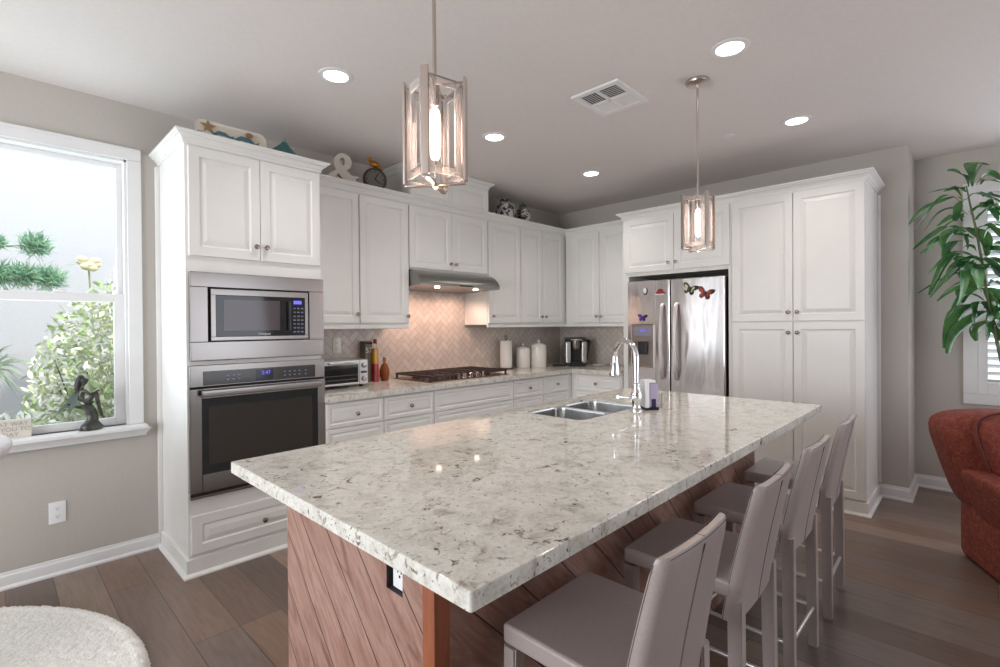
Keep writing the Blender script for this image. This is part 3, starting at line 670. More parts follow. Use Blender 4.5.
# faucet
fx, fy = -2.585, -2.435
f = thing('faucet', (fx, fy, IT), 'chrome gooseneck pull-down faucet with a side lever at the sink', 'faucet')
MB().lathe([(.001, 0), (.029, 0), (.029, .006), (.024, .012), (.021, .02), (.021, .045), (.028, .055), (.028, .085), (.021, .1), (.016, .12), (.0185, .128), (.0185, .135), (.014, .142), (.001, .142)], (fx, fy, IT), 24).build('base', M['chrome'], f)
DX, DY = .45, .89
P = [(fx, fy, IT+.14), (fx, fy, IT+.25)]
for i in range(13):
    a = pi*i/12; q_ = .098-.098*math.cos(a); P.append((fx+q_*DX, fy+q_*DY, IT+.262+.09*math.sin(a)))
MB().tube(P, .0145, 14).build('spout', M['chrome'], f)
MB().lathe([(.014, .002), (.017, -.015), (.016, -.026), (.019, -.036), (.026, -.08), (.029, -.102), (.026, -.112), (.001, -.112)], (fx+.196*DX, fy+.196*DY, IT+.265), 20, (0, -.03, 1)).build('spray_head', M['chrome'], f)
lv = MB().tube([(fx-.02, fy, IT+.07), (fx-.052, fy, IT+.07)], [.015, .013], 14)
lv.tube([(fx-.05, fy, IT+.07), (fx-.07, fy+.004, IT+.073), (fx-.12, fy+.01, IT+.079), (fx-.155, fy+.014, IT+.084)], [.012, .007, .006, .008], 12)
lv.build('lever', M['chrome'], f)
# soap dispenser
sx, sy = -2.50, -2.462
s_ = thing('soap_dispenser', (sx, sy, IT), 'white touchless soap dispenser with purple liquid beside the faucet', 'soap dispenser')
ang = math.radians(-42); T = Matrix.Translation((sx, sy, IT)) @ Matrix.Rotation(ang, 4, 'Z')
MB().box(-.036, .036, -.042, .042, 0, .012, .004, T=T).build('base', M['darkplastic'], s_)
MB().box(-.036, -.012, -.042, .042, .012, .145, .006, T=T).box(-.036, .022, -.04, .04, .138, .152, .006, T=T).build('housing', M['white'], s_)
MB().box(-.011, .036, -.038, .038, .013, .137, .008, T=T).build('tank', newmat('purple_soap', rgb(196, 184, 214), .1, Transmission_Weight=.2), s_)
MB().box(-.005, .024, -.0395, -.03, .013, .06, .006, T=T).build('pump', newmat('navy_pump', rgb(44, 40, 72), .3), s_)
T2 = Matrix.Translation((sx+.075, sy-.01, IT))
o = thing('drinking_glass', (sx+.075, sy-.01, IT), 'tiny clear glass tumbler behind the soap dispenser', 'glass')
MB().lathe([(.001, .004), (.02, .004), (.023, .075), (.025, .075), (.022, 0), (.001, 0)], (sx+.075, sy-.01, IT), 20).build('vessel', M['acrylic'], o)

# ------------------------------------------------------------------ counter stools
def make_stool():
    r = thing('counter_stool', (0, 0, 0))
    hw, d = .187, .40        # half width; seat runs y 0 (front, +Y) to -d
    m = MB().box(-hw, hw, -.345, 0, .565, .615, .010, 3); m.build('seat', M['leather'], r)
    # backrest: a curved, padded slab leaning back, softly rounded at the rear
    rows = []; n = 10
    zs = [.50, .515, .56, .64, .72, .80, .86, .885, .897, .901]
    def yf(z): return -.318-.082*((z-.5)/.4)**1.2
    def ww(z): return hw-.018*((z-.5)/.4)**1.5
    def th(z): return .040-.010*(z-.5)/.4
    def ring(z, ins):
        W_ = ww(z)-ins; t_ = th(z)-ins*2; F_ = []; B_ = []
        for i in range(n+1):
            u = -1+2*i/n; F_.append((u*W_, yf(z)-ins-.010*(1-u*u), z))
        rr = min(.022, t_*.9)
        B_.append((W_, yf(z)-ins-(t_-rr), z))
        for i in range(1, 4): a_ = i*pi/8; B_.append((W_-rr*(1-math.cos(a_)), yf(z)-ins-(t_-rr)-rr*math.sin(a_), z))
        for i in range(n+1):
            u = 1-2*i/n; u *= (W_-rr)/W_; B_.append((u*W_, yf(z)-ins-t_-.008*(1-u*u), z))
        for i in range(3, 0, -1): a_ = i*pi/8; B_.append((-W_+rr*(1-math.cos(a_)), yf(z)-ins-(t_-rr)-rr*math.sin(a_), z))
        B_.append((-W_, yf(z)-ins-(t_-rr), z))
        return F_+B_
    for z in zs: rows.append(ring(z, 0 if z < .88 else (.0015 if z < .89 else (.004 if z < .9 else .007))))
    bk = MB().quadmesh(rows, True, True, True).build('backrest', M['leather'], r, ang=55)
    sm = MB()
    for o_ in (-.003, .003): sm.tube([(o_, yf(z)-th(z)-.0079, z) for z in zs[:8]], .0008, 6)
    for sg in (-1, 1): sm.tube([(sg*ww(z), yf(z)-.003, z) for z in zs[:8]], .0011, 6)
    for off in (-.004, .030-.006): sm.tube([((-1+2*i/8)*(ww(.9)-.012), yf(.9)-off-.006-.010*(1-(-1+2*i/8)**2), .9005) for i in range(9)], .0009, 6)
    sm.tube([(0, yf(.9)-.010, .901), (0, yf(.9)-.034, .901)], .0009, 6)
    sm.build('stitching', M['thread'], bk)
    for sg in (-1, 1):
        def leg(y0, y1, x0, x1, zt):
            rows = []
            for z, t in ((0, 1), (zt*.5, .5), (zt, 0)):
                x = x0+(x1-x0)*t; y = y0+(y1-y0)*t; h = .0205-.003*t
                rows.append([(x-h, y-h, z), (x+h, y-h, z), (x+h, y+h, z), (x-h, y+h, z)])
            mm = MB().quadmesh(rows, True, True, True)
            bmesh.ops.bevel(mm.bm, geom=[e for e in mm.bm.edges if abs((e.verts[0].co-e.verts[1].co).normalized().z) > .9], offset=.005, segments=2, affect='EDGES')
            mm.build('leg', M['leather'], r)
        leg(-.022, -.02, sg*(hw-.021), sg*(hw-.012), .56)
        leg(-.352, -.358, sg*(hw-.022), sg*(hw-.015), .56)
        MB().tube([(sg*(hw-.013), -.03, .165), (sg*(hw-.01), -.36, .165)], .0075, 10).build('footrest_rail', M['satin'], r)
    MB().tube([(-hw+.02, -.36, .165), (hw-.02, -.36, .165)], .0075, 10).build('footrest_rail', M['satin'], r)
    MB().tube([(-hw+.02, -.022, .165), (hw-.02, -.022, .165)], .0075, 10).build('footrest_rail', M['satin'], r)
    return r
st0 = make_stool()
for i, (x, lab) in enumerate(((-3.780, 'taupe leather counter stool nearest the camera, at the near end of the island'), (-3.195, 'taupe leather counter stool, second from the near end of the island'),
                              (-2.61, 'taupe leather counter stool, third from the near end of the island'), (-2.01, 'taupe leather counter stool farthest away, beside the pantry end of the island'))):
    o = st0 if i == 0 else copy_tree(st0)
    o.location = (x, -2.815, 0); o.rotation_euler = (0, 0, (.0, .02, -.01, .03)[i])
    tag(o, lab, 'stool', 'leather counter stools along the island')

# ------------------------------------------------------------------ ceiling fittings
def pendant(x, y, label):
    r = thing('pendant_light', (x, y, 1.775), label, 'pendant light', 'pendant lights over the island')
    h = .065; zb, zt = 1.785, 2.076
    MB().lathe([(.001, 0), (.062, 0), (.064, -.006), (.06, -.018), (.001, -.022)], (x, y, HC), 32).build('canopy', M['nickel'], r)
    MB().tube([(x, y, HC-.02), (x, y, zt-.005)], .006, 12).build('stem', M['nickel'], r)
    for a, b_ in ((-1, -1), (1, -1), (1, 1), (-1, 1)):
        T = Matrix.Translation((x+a*h, y+b_*h, 0)) @ Matrix.Rotation(math.atan2(b_, a), 4, 'Z')
        MB().box(-.004, .004, -.011, .011, zb-.004, zt+.006, .0015, T=T).build('post', M['nickel'], r)
    for rot in (pi/4, -pi/4):
        T = Matrix.Translation((x, y, 0)) @ Matrix.Rotation(rot, 4, 'Z')
        MB().box(-h*1.414, h*1.414, -.008, .008, zb-.012, zb-.006, .0015, T=T).build('bottom_bar', M['nickel'], r)
        MB().box(-h*1.414, h*1.414, -.004, .004, zt-.008, zt-.003, .001, T=T).build('top_bar', M['nickel'], r)
    MB().lathe([(.001, 0), (.013, .004), (.013, .012), (.001, .014)], (x, y, zb-.022), 16).build('finial', M['nickel'], r)
    for k in range(4):
        T = Matrix.Translation((x, y, 0)) @ Matrix.Rotation(k*pi/2, 4, 'Z')
        m = MB(); e = h-.012
        for (ua, ub, za, zb2) in ((-e, -e+.020, zb+.008, zt-.012), (e-.020, e, zb+.008, zt-.012), (-e+.020, e-.020, zb+.008, zb+.03), (-e+.020, e-.020, zt-.034, zt-.012)): m.box(h-.006, h+.0, ua, ub, za, zb2, T=T)
        pn = m.build('acrylic_frame', M['acrylic'], r)
        m = MB(); q = .0012
        for (ua, ub, za, zb2) in ((-e-q, -e, zb+.008, zt-.012), (e, e+q, zb+.008, zt-.012), (-e, e, zb+.007, zb+.008), (-e, e, zt-.012, zt-.011),
                                  (-e+.020, -e+.0215, zb+.03, zt-.034), (e-.0215, e-.020, zb+.03, zt-.034), (-e+.02, e-.02, zb+.03, zb+.0315), (-e+.02, e-.02, zt-.0355, zt-.034)):
            m.box(h-.0062, h+.0002, ua, ub, za, zb2, T=T)
        m.build('acrylic_edge', M['edge'], pn)
    MB().lathe([(.001, 0), (.015, 0), (.0165, -.01), (.0165, -.055), (.013, -.06), (.001, -.06)], (x, y, zt-.012), 18).build('socket', M['nickel'], r)
    MB().lathe([(.001, 0), (.010, -.006), (.0145, -.02), (.0145, -.14), (.010, -.152), (.001, -.156)], (x, y, zt-.072), 18).build('bulb', M['bulb'], r)
    lamp('pendant_glow', 'POINT', (x, y, zb-.06), 1.5, (1, .68, .5), shadow_soft_size=.03)
    return r
pendant(-3.94, -2.53, 'glass and nickel pendant light over the near end of the island').rotation_euler = (0, 0, -.19)
pendant(-2.11, -2.56, 'glass and nickel pendant light over the far end of the island, by the faucet').rotation_euler = (0, 0, .1)
dls = {(-3.545, -1.195): 'recessed ceiling light nearest the oven cabinet and window', (-2.327, -1.193): 'recessed ceiling light above the cooktop side, just right of the near pendant',
       (-1.111, -1.202): 'recessed ceiling light deepest in the room, near the cabinet corner', (-2.322, -2.806): 'recessed ceiling light beside the far pendant canopy',
       (-1.106, -2.812): 'recessed ceiling light in front of the pantry'}
def downlight(x, y):
    r = thing('recessed_light', (x, y, HC))
    MB().lathe([(.062, -.001), (.066, -.006), (.088, -.003), (.09, 0), (.062, 0)], (x, y, HC), 36).build('trim_ring', M['trim'], r)
    MB().lathe([(.001, -.003), (.063, -.003), (.063, 0), (.001, 0)], (x, y, HC), 36).build('lens', M['lamp'], r)
    return r
d0 = None
for (x, y), lab in dls.items():
    o = downlight(x, y) if d0 is None else copy_tree(d0)
    d0 = d0 or o; o.location = (x, y, HC)
    tag(o, lab, 'ceiling light', 'recessed lights in the ceiling')
    lamp('recessed_beam', 'SPOT', (x, y, HC-.02), 14, (1, .95, .88), spot_size=math.radians(130), spot_blend=.8, shadow_soft_size=.06)
v = thing('ceiling_vent', (-2.27, -2.1, HC), 'white square ceiling air vent with four louvered quarters', 'vent')
vx0, vx1, vy0, vy1 = -2.45, -2.09, -2.26, -1.945
m = MB()
for (p, q, s, t_) in ((vx0, vx1, vy0, vy0+.035), (vx0, vx1, vy1-.035, vy1), (vx0, vx0+.035, vy0+.035, vy1-.035), (vx1-.035, vx1, vy0+.035, vy1-.035), ((vx0+vx1)/2-.008, (vx0+vx1)/2+.008, vy0+.035, vy1-.035), (vx0+.035, vx1-.035, (vy0+vy1)/2-.008, (vy0+vy1)/2+.008)): m.box(p, q, s, t_, HC-.012, HC, .002)
m.build('frame', M['trim'], v)
box_obj('duct_opening', newmat('vent_dark', rgb(96, 90, 86), .8), v, vx0+.03, vx1-.03, vy0+.03, vy1-.03, HC-.002, HC)
for i in range(2):
    for j in range(2):
        ax0 = vx0+.035+i*((vx1-vx0)/2-.027); ax1 = ax0+(vx1-vx0)/2-.043
        ay0 = vy0+.035+j*((vy1-vy0)/2-.027); ay1 = ay0+(vy1-vy0)/2-.043
        m = MB()
        for k in range(7):
            if (i+j) % 2 == 0:
                T = Matrix.Translation((ax0+(ax1-ax0)*(k+.5)/7, 0, HC-.006)) @ Matrix.Rotation(.6 if i else -.6, 4, 'Y'); m.box(-.007, .007, ay0, ay1, -.001, .001, T=T)
            else:
                T = Matrix.Translation((0, ay0+(ay1-ay0)*(k+.5)/7, HC-.006)) @ Matrix.Rotation(.6 if j else -.6, 4, 'X'); m.box(ax0, ax1, -.007, .007, -.001, .001, T=T)
        m.build('louvers', M['trim'], v)
tag(MB().lathe([(.001, -.004), (.036, -.004), (.042, -.001), (.042, 0), (.001, 0)], (-1.147, -2.395, HC), 28).build('sprinkler_cover', M['trim']), 'small round flush cover plate on the ceiling beyond the vent', 'cover plate')

# ------------------------------------------------------------------ wall outlets
def outlet(O, U, W, label, wd=.072, h=.118, col='white'):
    O, U, W = Vector(O), Vector(U), Vector(W); V = Vector((0, 0, 1))
    r = thing('electrical_outlet', O, label, 'outlet')
    MB().rings(O, U, V, W, -wd/2, wd/2, -h/2, h/2, [(0, 0), (0, .004), (.004, .006), (wd/2-.001, .006)]).build('cover_plate', M[col], r)
    for z in (-.022, .022):
        p = MB().rings(O+V*z, U, V, W, -.017, .017, -.014, .014, [(0, .005), (0, .0075), (.002, .008), (.012, .008)]).build('socket', M[col], r)
        m = MB()
        for u in (-.006, .006): m.prism([(-.001, -.004), (.001, -.004), (.001, .004), (-.001, .004)], O+V*(z+.003)+U*u, U, V, W, .0075, .0085)
        m.prism([(-.002, -.002), (.002, -.002), (.002, .002), (-.002, .002)], O+V*(z-.007), U, V, W, .0075, .0085)
        m.build('slots', M['dark'], p)
outlet((-4.60, 0, .345), (1, 0, 0), (0, -1, 0), 'white electrical outlet low on the wall under the window')
outlet((-2.935, -.012, 1.215), (1, 0, 0), (0, -1, 0), 'pale outlet on the tile backsplash above the toaster oven', col='ceramic')

# ------------------------------------------------------------------ things on the counter
t = thing('toaster_oven', (-3.06, -.22, CT), 'silver toaster oven with a glass door on the counter beside the wall oven', 'toaster oven')
tx0, tx1, ty0, ty1, tz0, tz1 = -3.27, -2.862, -.36, -.07, CT+.018, CT+.205
MB().box(tx0, tx1, ty0+.012, ty1, tz0, tz1, .012).build('body', M['silver'], t)
d = MB()
for (p, q, a_, b_) in ((tx0+.005, tx1-.075, tz1-.035, tz1-.004), (tx0+.005, tx1-.075, tz0+.004, tz0+.02), (tx0+.005, tx0+.02, tz0+.02, tz1-.035), (tx1-.085, tx1-.075, tz0+.02, tz1-.035)): d.box(p, q, ty0, ty0+.015, a_, b_, .003)
d = d.build('door', M['silver'], t)
box_obj('door_glass', M['black'], d, tx0+.02, tx1-.085, ty0+.004, ty0+.012, tz0+.02, tz1-.035)
m = MB()
for z in (tz0+.045, tz0+.075): m.tube([(tx0+.02, ty0+.002, z), (tx1-.085, ty0+.002, z)], .0025, 6)
m.build('rack', newmat('rack_wire', rgb(120, 116, 112), .35, .8), d)
MB().tube([(tx0+.09, ty0, tz1-.02), (tx0+.09, ty0-.03, tz1-.018), (tx1-.15, ty0-.03, tz1-.018), (tx1-.15, ty0, tz1-.02)], .007, 8).build('handle', M['silver'], d)
p = box_obj('control_panel', M['silver'], t, tx1-.072, tx1-.003, ty0+.002, ty0+.015, tz0+.004, tz1-.004, bev=.002)
for i, z in enumerate((tz1-.045, tz1-.095, tz1-.145)):
    if i != 1: MB().lathe([(.02, 0), (.018, .014), (.001, .015)], (tx1-.037, ty0+.003, z), 18, (0, -1, 0)).build('knob', M['steel'], p)
    else: box_obj('display', M['darkplastic'], p, tx1-.062, tx1-.012, ty0, ty0+.003, z-.008, z+.008)
for x in (tx0+.04, tx1-.04):
    for y in (ty0+.04, ty1-.04): MB().lathe([(.014, 0), (.016, .02), (.001, .02)], (x, y, CT), 12).build('foot', M['darkplastic'], t)
r = thing('carton', (-2.705, -.07, CT), 'tall narrow grey carton with dark printed lettering behind the toaster oven', 'box')
MB().box(-2.738, -2.673, -.11, -.03, CT, CT+.33, .002).build('box', mc('grey_carton', 122, 114, 100), r)
MB().box(-2.737, -2.674, -.1115, -.11, CT+.305, CT+.322).build('dark_band', M['dark'], r)
text_obj('lettering', '57', .062, M['white'], r, (-2.705, -.1115, CT+.235), (1, 0, 0), (0, 0, 1))
r = thing('layered_bottle', (-2.655, -.115, CT), 'tall slim square bottle of red and yellow layers beside the grey carton', 'bottle')
bx, by = -2.665, -.14
MB().box(bx-.022, bx+.022, by-.022, by+.022, CT, CT+.145, .006).build('red_layer', newmat('red_peppers', rgb(150, 24, 18), .15), r)
MB().box(bx-.021, bx+.021, by-.021, by+.021, CT+.145, CT+.27, .006).build('yellow_layer', newmat('yellow_oil', rgb(206, 150, 24), .12), r)
MB().lathe([(.019, 0), (.013, .03), (.012, .05), (.001, .05)], (bx, by, CT+.265), 16).build('neck', M['glass'], r)
MB().lathe([(.014, 0), (.015, .035), (.001, .038)], (bx, by, CT+.31), 16).build('wax_cap', newmat('red_wax', rgb(130, 22, 18), .4), r)
bx, by = -2.578, -.14
r = thing('oil_bottle', (bx, by, CT), 'small amber round-bellied bottle standing left of the cooktop', 'bottle')
MB().lathe([(.001, 0), (.026, 0), (.032, .015), (.041, .06), (.041, .09), (.03, .125), (.014, .145), (.001, .146)], (bx, by, CT), 24).build('vessel', newmat('amber_oil', rgb(160, 78, 18), .06, Transmission_Weight=.4), r)
m = MB()
for k in range(5): m.tube([(bx+.036*math.cos(a0), by+.036*math.sin(a0), CT+.03+.02*i) for i, a0 in enumerate((k*1.26, k*1.26+.2, k*1.26+.45, k*1.26+.3))], .006, 6)
m.build('dried_chili', newmat('dark_chili', rgb(110, 20, 14), .3), r)
MB().lathe([(.013, 0), (.012, .02), (.015, .024), (.015, .05), (.001, .052)], (bx, by, CT+.143), 16).build('stopper', mc('cork', 150, 104, 66), r)
r = thing('paper_towel_holder', (-1.108, -.14, CT), 'dark paper towel stand with a loop top on the counter right of the cooktop', 'paper towel holder')
MB().lathe([(.001, 0), (.085, 0), (.085, .008), (.001, .012)], (-1.108, -.14, CT), 28).build('base', mc('bronze', 70, 54, 46), r)
MB().tube([(-1.108, -.14, CT+.01), (-1.108, -.14, CT+.30)], .006, 8).tube([(-1.108+.016*math.cos(a), -.14, CT+.325+.022*math.sin(a)) for a in [i*pi/8-pi/2 for i in range(17)]], .004, 8).build('post', mc('bronze_post', 70, 54, 46), r)
m = MB(); m.lathe([(.02, 0), (.060, 0), (.0615, .003), (.0615, .277), (.060, .28), (.02, .28), (.02, 0)], (-1.108, -.14, CT+.0125), 32)
tag(m.build('paper_towel_roll', M['paper']), 'white roll of paper towels on the stand right of the cooktop', 'paper towels')
def canister(x, y, rr, h, label):
    r = thing('canister', (x, y, CT), label, 'canister', 'white canisters')
    MB().lathe([(.001, 0), (rr*.96, 0), (rr, .008), (rr, h*.26), (rr*1.02, h*.27), (rr*1.02, h*.31), (rr, h*.32), (rr, h*.72), (rr*1.025, h*.73), (rr*1.025, h*.76), (rr, h*.78), (rr, h*.97), (rr*.96, h), (.001, h)], (x, y, CT), 32).build('jar', M['ceramic'], r)
    l = MB().lathe([(rr*1.06, 0), (rr*1.06, .012), (rr*.95, .018), (rr*.7, .034), (rr*.2, .042), (.001, .043)], (x, y, CT+h), 32).build('lid', M['ceramic'], r)
    MB().lathe([(.008, 0), (.007, .008), (.014, .018), (.012, .028), (.001, .032)], (x, y, CT+h+.042), 16).build('knob', M['ceramic'], l)
canister(-.865, -.165, .075, .185, 'smaller white lidded canister next to the paper towels')
canister(-.735, -.275, .082, .215, 'larger white lidded canister, right of the small one')
# coffee maker
kx, ky = -.32, -.46
r = thing('coffee_maker', (kx, ky, CT), 'silver and black single-cup coffee maker in the counter corner', 'coffee maker')
T = Matrix.Translation((kx, ky, CT)) @ Matrix.Rotation(math.radians(-48), 4, 'Z')   # local -Y is its front
MB().box(-.10, .10, -.12, .12, 0, .03, .012, T=T).build('base', M['darkplastic'], r)
MB().box(-.115, -.06, -.08, .12, .03, .27, .015, T=T).box(.06, .115, -.08, .12, .03, .27, .015, T=T).build('side_panel', M['silver'], r)
MB().box(-.06, .06, 0, .12, .03, .28, .004, T=T).build('column', M['darkplastic'], r)
h = MB().box(-.112, .112, -.09, .12, .27, .312, .016, T=T).build('lid', M['darkplastic'], r)
MB().lathe([(.001, -.0), (.036, 0), (.05, .03), (.052, .1), (.001, .1)], T @ Vector((0, -.045, .185)), 24).build('brew_head', M['steel'], r)
MB().tube([T @ Vector((-.06, -.1, .285)), T @ Vector((-.03, -.125, .29)), T @ Vector((.03, -.125, .29)), T @ Vector((.06, -.1, .285))], .008, 10).build('lid_handle', M['silver'], h)
MB().box(-.05, .05, -.13, -.0, .03, .045, .004, T=T).build('drip_tray', M['darkplastic'], r)
MB().tube([T @ Vector((.115, .03, .26)), T @ Vector((.15, .03, .28)), T @ Vector((.16, .02, .27)), T @ Vector((.145, .03, .17)), T @ Vector((.13, .04, .06))], [.012, .014, .012, .006, .006], 10).build('water_tank_handle', M['darkplastic'], r)
MB().box(-.27, -.13, -.07, .08, 0, .014, .004, T=T)
o = MB().box(-.26, -.118, -.09, .06, 0, .016, .005, T=T).build('pod_tray', M['darkplastic']); tag(o, 'flat black tray left of the coffee maker', 'tray')
o = MB().lathe([(.001, 0), (.045, 0), (.062, .012), (.065, .018), (.06, .018), (.044, .006), (.001, .006)], (-.24, -.70, CT), 28).build('saucer', M['ceramic']); tag(o, 'small white saucer right of the coffee maker', 'dish')

# ------------------------------------------------------------------ ornaments on the cabinet tops
ZT = 2.3775
def platter():
    r = thing('platter', (-3.83, -.42, ZT), 'cream platter painted with sea creatures leaning on top of the oven cabinet', 'platter')
    rnd = rrect(-.2, .2, 0, .212, .04, 6); T = Matrix.Translation((-3.815, -.45, ZT)) @ Matrix.Rotation(math.radians(-12), 4, 'X')
    sc = lambda k, y: [T @ Vector((p[0]*k, y, .106+(p[1]-.106)*k)) for p in rnd]
    pl = MB().quadmesh([sc(.8, .012), sc(1, .0), sc(1.0, -.004), sc(.97, -.002), sc(.82, .006)], True, True, True).build('plate', newmat('cream_glaze', rgb(216, 208, 192), .25), r)
    cs = [mc('sea_blue', 74, 108, 122), mc('sand_brown', 150, 116, 78), mc('sea_green', 112, 128, 104)]
    for (u, v, s, k, kind) in ((-.13, .175, .045, 1, 'starfish'), (-.06, .135, .055, 0, 'fish'), (.07, .13, .07, 0, 'fish'), (.165, .10, .035, 2, 'shell'), (-.178, .12, .03, 0, 'fish'), (.10, .182, .028, 1, 'shell')):
        if kind == 'starfish': P = [(s*(1 if i % 2 == 0 else .4)*math.sin(i*pi/5), s*(1 if i % 2 == 0 else .4)*math.cos(i*pi/5)) for i in range(10)]
        elif kind == 'fish': P = [(-s*1.2, .2*s), (-s*.8, .1*s), (-.3*s, .5*s), (.4*s, .45*s), (.9*s, .05*s), (1.2*s, .3*s), (1.1*s, -.3*s), (.8*s, -.1*s), (.3*s, .05*s), (-.3*s, .1*s), (-.7*s, -.2*s)]
        else: P = [(s*.8*math.cos(i*pi/6), s*.6*math.sin(i*pi/6)) for i in range(12)]
        MB().quadmesh([[T @ Vector((u+p[0], d, v+p[1])) for p in P] for d in (-.0035, -.0055)], True, True, True).build('painted_'+kind, cs[k], pl)
platter()
def teal():
    x, y = -3.50, -.42
    r = thing('pagoda_ornament', (x, y, ZT), 'teal pointed shell-like ornament at the right end of the oven cabinet top', 'ornament')
    g = newmat('teal_glaze', rgb(62, 104, 104), .3)
    rows = []
    for k, z in ((1.0, 0), (.98, .03), (.80, .10), (.62, .12), (.34, .155), (.14, .185), (.02, .21)):
        rows.append([(x+.135*k*math.cos(a)*(1+.12*math.cos(6*a)), y+.05*k*math.sin(a)*(1+.12*math.cos(6*a)), ZT+z) for a in [2*pi*i/36 for i in range(36)]])
    MB().quadmesh(rows, True, True, True).build('shell', g, r)
    MB().superell((x, y, ZT+.205), (.012, .012, .014), 1, 1).build('tip', mc('pale_teal', 110, 140, 136), r)
teal()
# ampersand, as a stroked band
r = thing('ampersand_letter', (-3.0, -.25, ZT), 'large cream ampersand letter standing on the wall cabinets', 'letter')
K = [(.115, .012, .030), (.07, .05, .034), (.02, .105, .036), (-.025, .155, .034), (-.045, .20, .024), (-.025, .24, .018), (.01, .246, .020), (.036, .222, .026), (.034, .18, .026), (0, .15, .016), (-.04, .125, .016), (-.075, .09, .026), (-.082, .05, .036), (-.055, .016, .028), (-.01, .004, .018), (.035, .02, .014), (.07, .06, .014), (.085, .10, .016)]
def cat(P, n=6):
    out = []
    for i in range(len(P)-1):
        a_, b2, c2, d2 = (Vector(P[max(0, min(len(P)-1, i+j))]) for j in (-1, 0, 1, 2))
        for k in range(n):
            t = k/n; out.append(.5*((2*b2)+(c2-a_)*t+(2*a_-5*b2+4*c2-d2)*t*t+(3*b2-a_-3*c2+d2)*t**3))
    return out+[Vector(P[-1])]
C_ = cat(K); rows = []
for i, q in enumerate(C_):
    t_ = (C_[min(i+1, len(C_)-1)]-C_[max(i-1, 0)]); t_ = Vector((t_.x, t_.y)).normalized(); nn = Vector((-t_.y, t_.x))*q.z*.95; z0 = -.02-.0005*(i % 2)
    rows.append([(-3.0+q.x+nn.x, -.25-z0*-1, ZT+.004+q.y+nn.y+.012), (-3.0+q.x-nn.x, -.25+z0, ZT+.016+q.y-nn.y), (-3.0+q.x-nn.x, -.25-z0, ZT+.016+q.y-nn.y), (-3.0+q.x+nn.x, -.25-z0, ZT+.016+q.y+nn.y)])
mm = MB().quadmesh(rows, True, True, True)
mm.box(-2.955, -2.885, -.27, -.23, ZT+.108, ZT+.124, .002)
mm.build('letter_body', mc('cream_letter', 205, 196, 184), r, ang=50)
r.rotation_euler = (0, 0, -.25)
# clock with bird
cx, cy = -2.735, -.27
r = thing('mantel_clock', (cx, cy, ZT), 'small round dark clock with a gilt bird on top, on the wall cabinets', 'clock')
dk = mc('clock_metal', 72, 62, 54)
n_ = Vector((-.35, -.94, 0)).normalized()
MB().lathe([(.001, 0), (.08, 0), (.092, .006), (.092, .03), (.078, .04), (.074, .03), (.001, .03)], Vector((cx, cy, ZT+.14))-n_*.02, 36, n_).build('case', dk, r)
MB().lathe([(.001, 0), (.074, 0), (.074, .002), (.001, .002)], Vector((cx, cy, ZT+.14))+n_*.011, 32, n_).build('dial', mc('clock_dial', 104, 100, 90), r)
m = MB(); c0 = Vector((cx, cy, ZT+.14))+n_*.015; ux = Vector((0, 0, 1)).cross(n_)
for a in (.5, 2.2): m.tube([c0, c0+(ux*math.sin(a)+Vector((0, 0, 1))*math.cos(a))*.05], .003, 6)
for i in range(12):
    a = i*pi/6; q = ux*math.sin(a)+Vector((0, 0, 1))*math.cos(a); m.tube([c0+q*.056, c0+q*.068], .003, 6)
m.build('hand', M['dark'], r)
MB().superell((cx, cy, ZT+.025), (.075, .03, .025), .5, .6).build('foot', dk, r)
gold = newmat('gilt', rgb(176, 118, 40), .3, .8)
bd = MB().superell((cx-.005, cy, ZT+.03+.232), (.042, .02, .026), 1, 1, 16, 10)
bd.superell((cx-.045, cy, ZT+.03+.26), (.017, .015, .016), 1, 1, 14, 8)
bd.tube([(cx-.058, cy, ZT+.03+.26), (cx-.078, cy, ZT+.03+.257)], [.006, .001], 8).tube([(cx+.025, cy, ZT+.03+.225), (cx+.075, cy, ZT+.03+.20)], [.014, .006], 8).tube([(cx, cy, ZT+.03+.19), (cx, cy, ZT+.03+.22)], .006, 8)
bd.build('bird', gold, r)
def jar(x, y, rr, h, label):
    r = thing('ginger_jar', (x, y, ZT), label, 'jar', 'patterned ginger jars on the cabinets')
    m = newmat('blue_white_glaze', (.8, .8, .8), .2); t, N, L, b_ = parts(m)
    L.new(ramp(t, noise(t, coords(t, world=False), 24, 3, .6, 1.2), ((.46, rgb(196, 192, 186)), (.54, rgb(58, 56, 62)))), b_.inputs['Base Color'])
    MB().lathe([(.001, 0), (rr*.62, 0), (rr*.72, h*.08), (rr*.95, h*.3), (rr, h*.5), (rr*.85, h*.7), (rr*.5, h*.8), (rr*.45, h*.84), (.001, h*.84)], (x, y, ZT), 32).build('body', m, r)
    l = MB().lathe([(rr*.56, 0), (rr*.56, h*.02), (rr*.45, h*.08), (rr*.15, h*.11), (.001, h*.115)], (x, y, ZT+h*.84), 28).build('lid', m, r)
    MB().lathe([(.008, 0), (.013, .012), (.001, .024)], (x, y, ZT+h*.945), 12).build('finial', m, l)
jar(-1.20, -.235, .105, .29, 'larger black and white patterned jar on the cabinets right of the hood')
jar(-.93, -.235, .082, .275, 'smaller black and white patterned jar nearest the room corner')

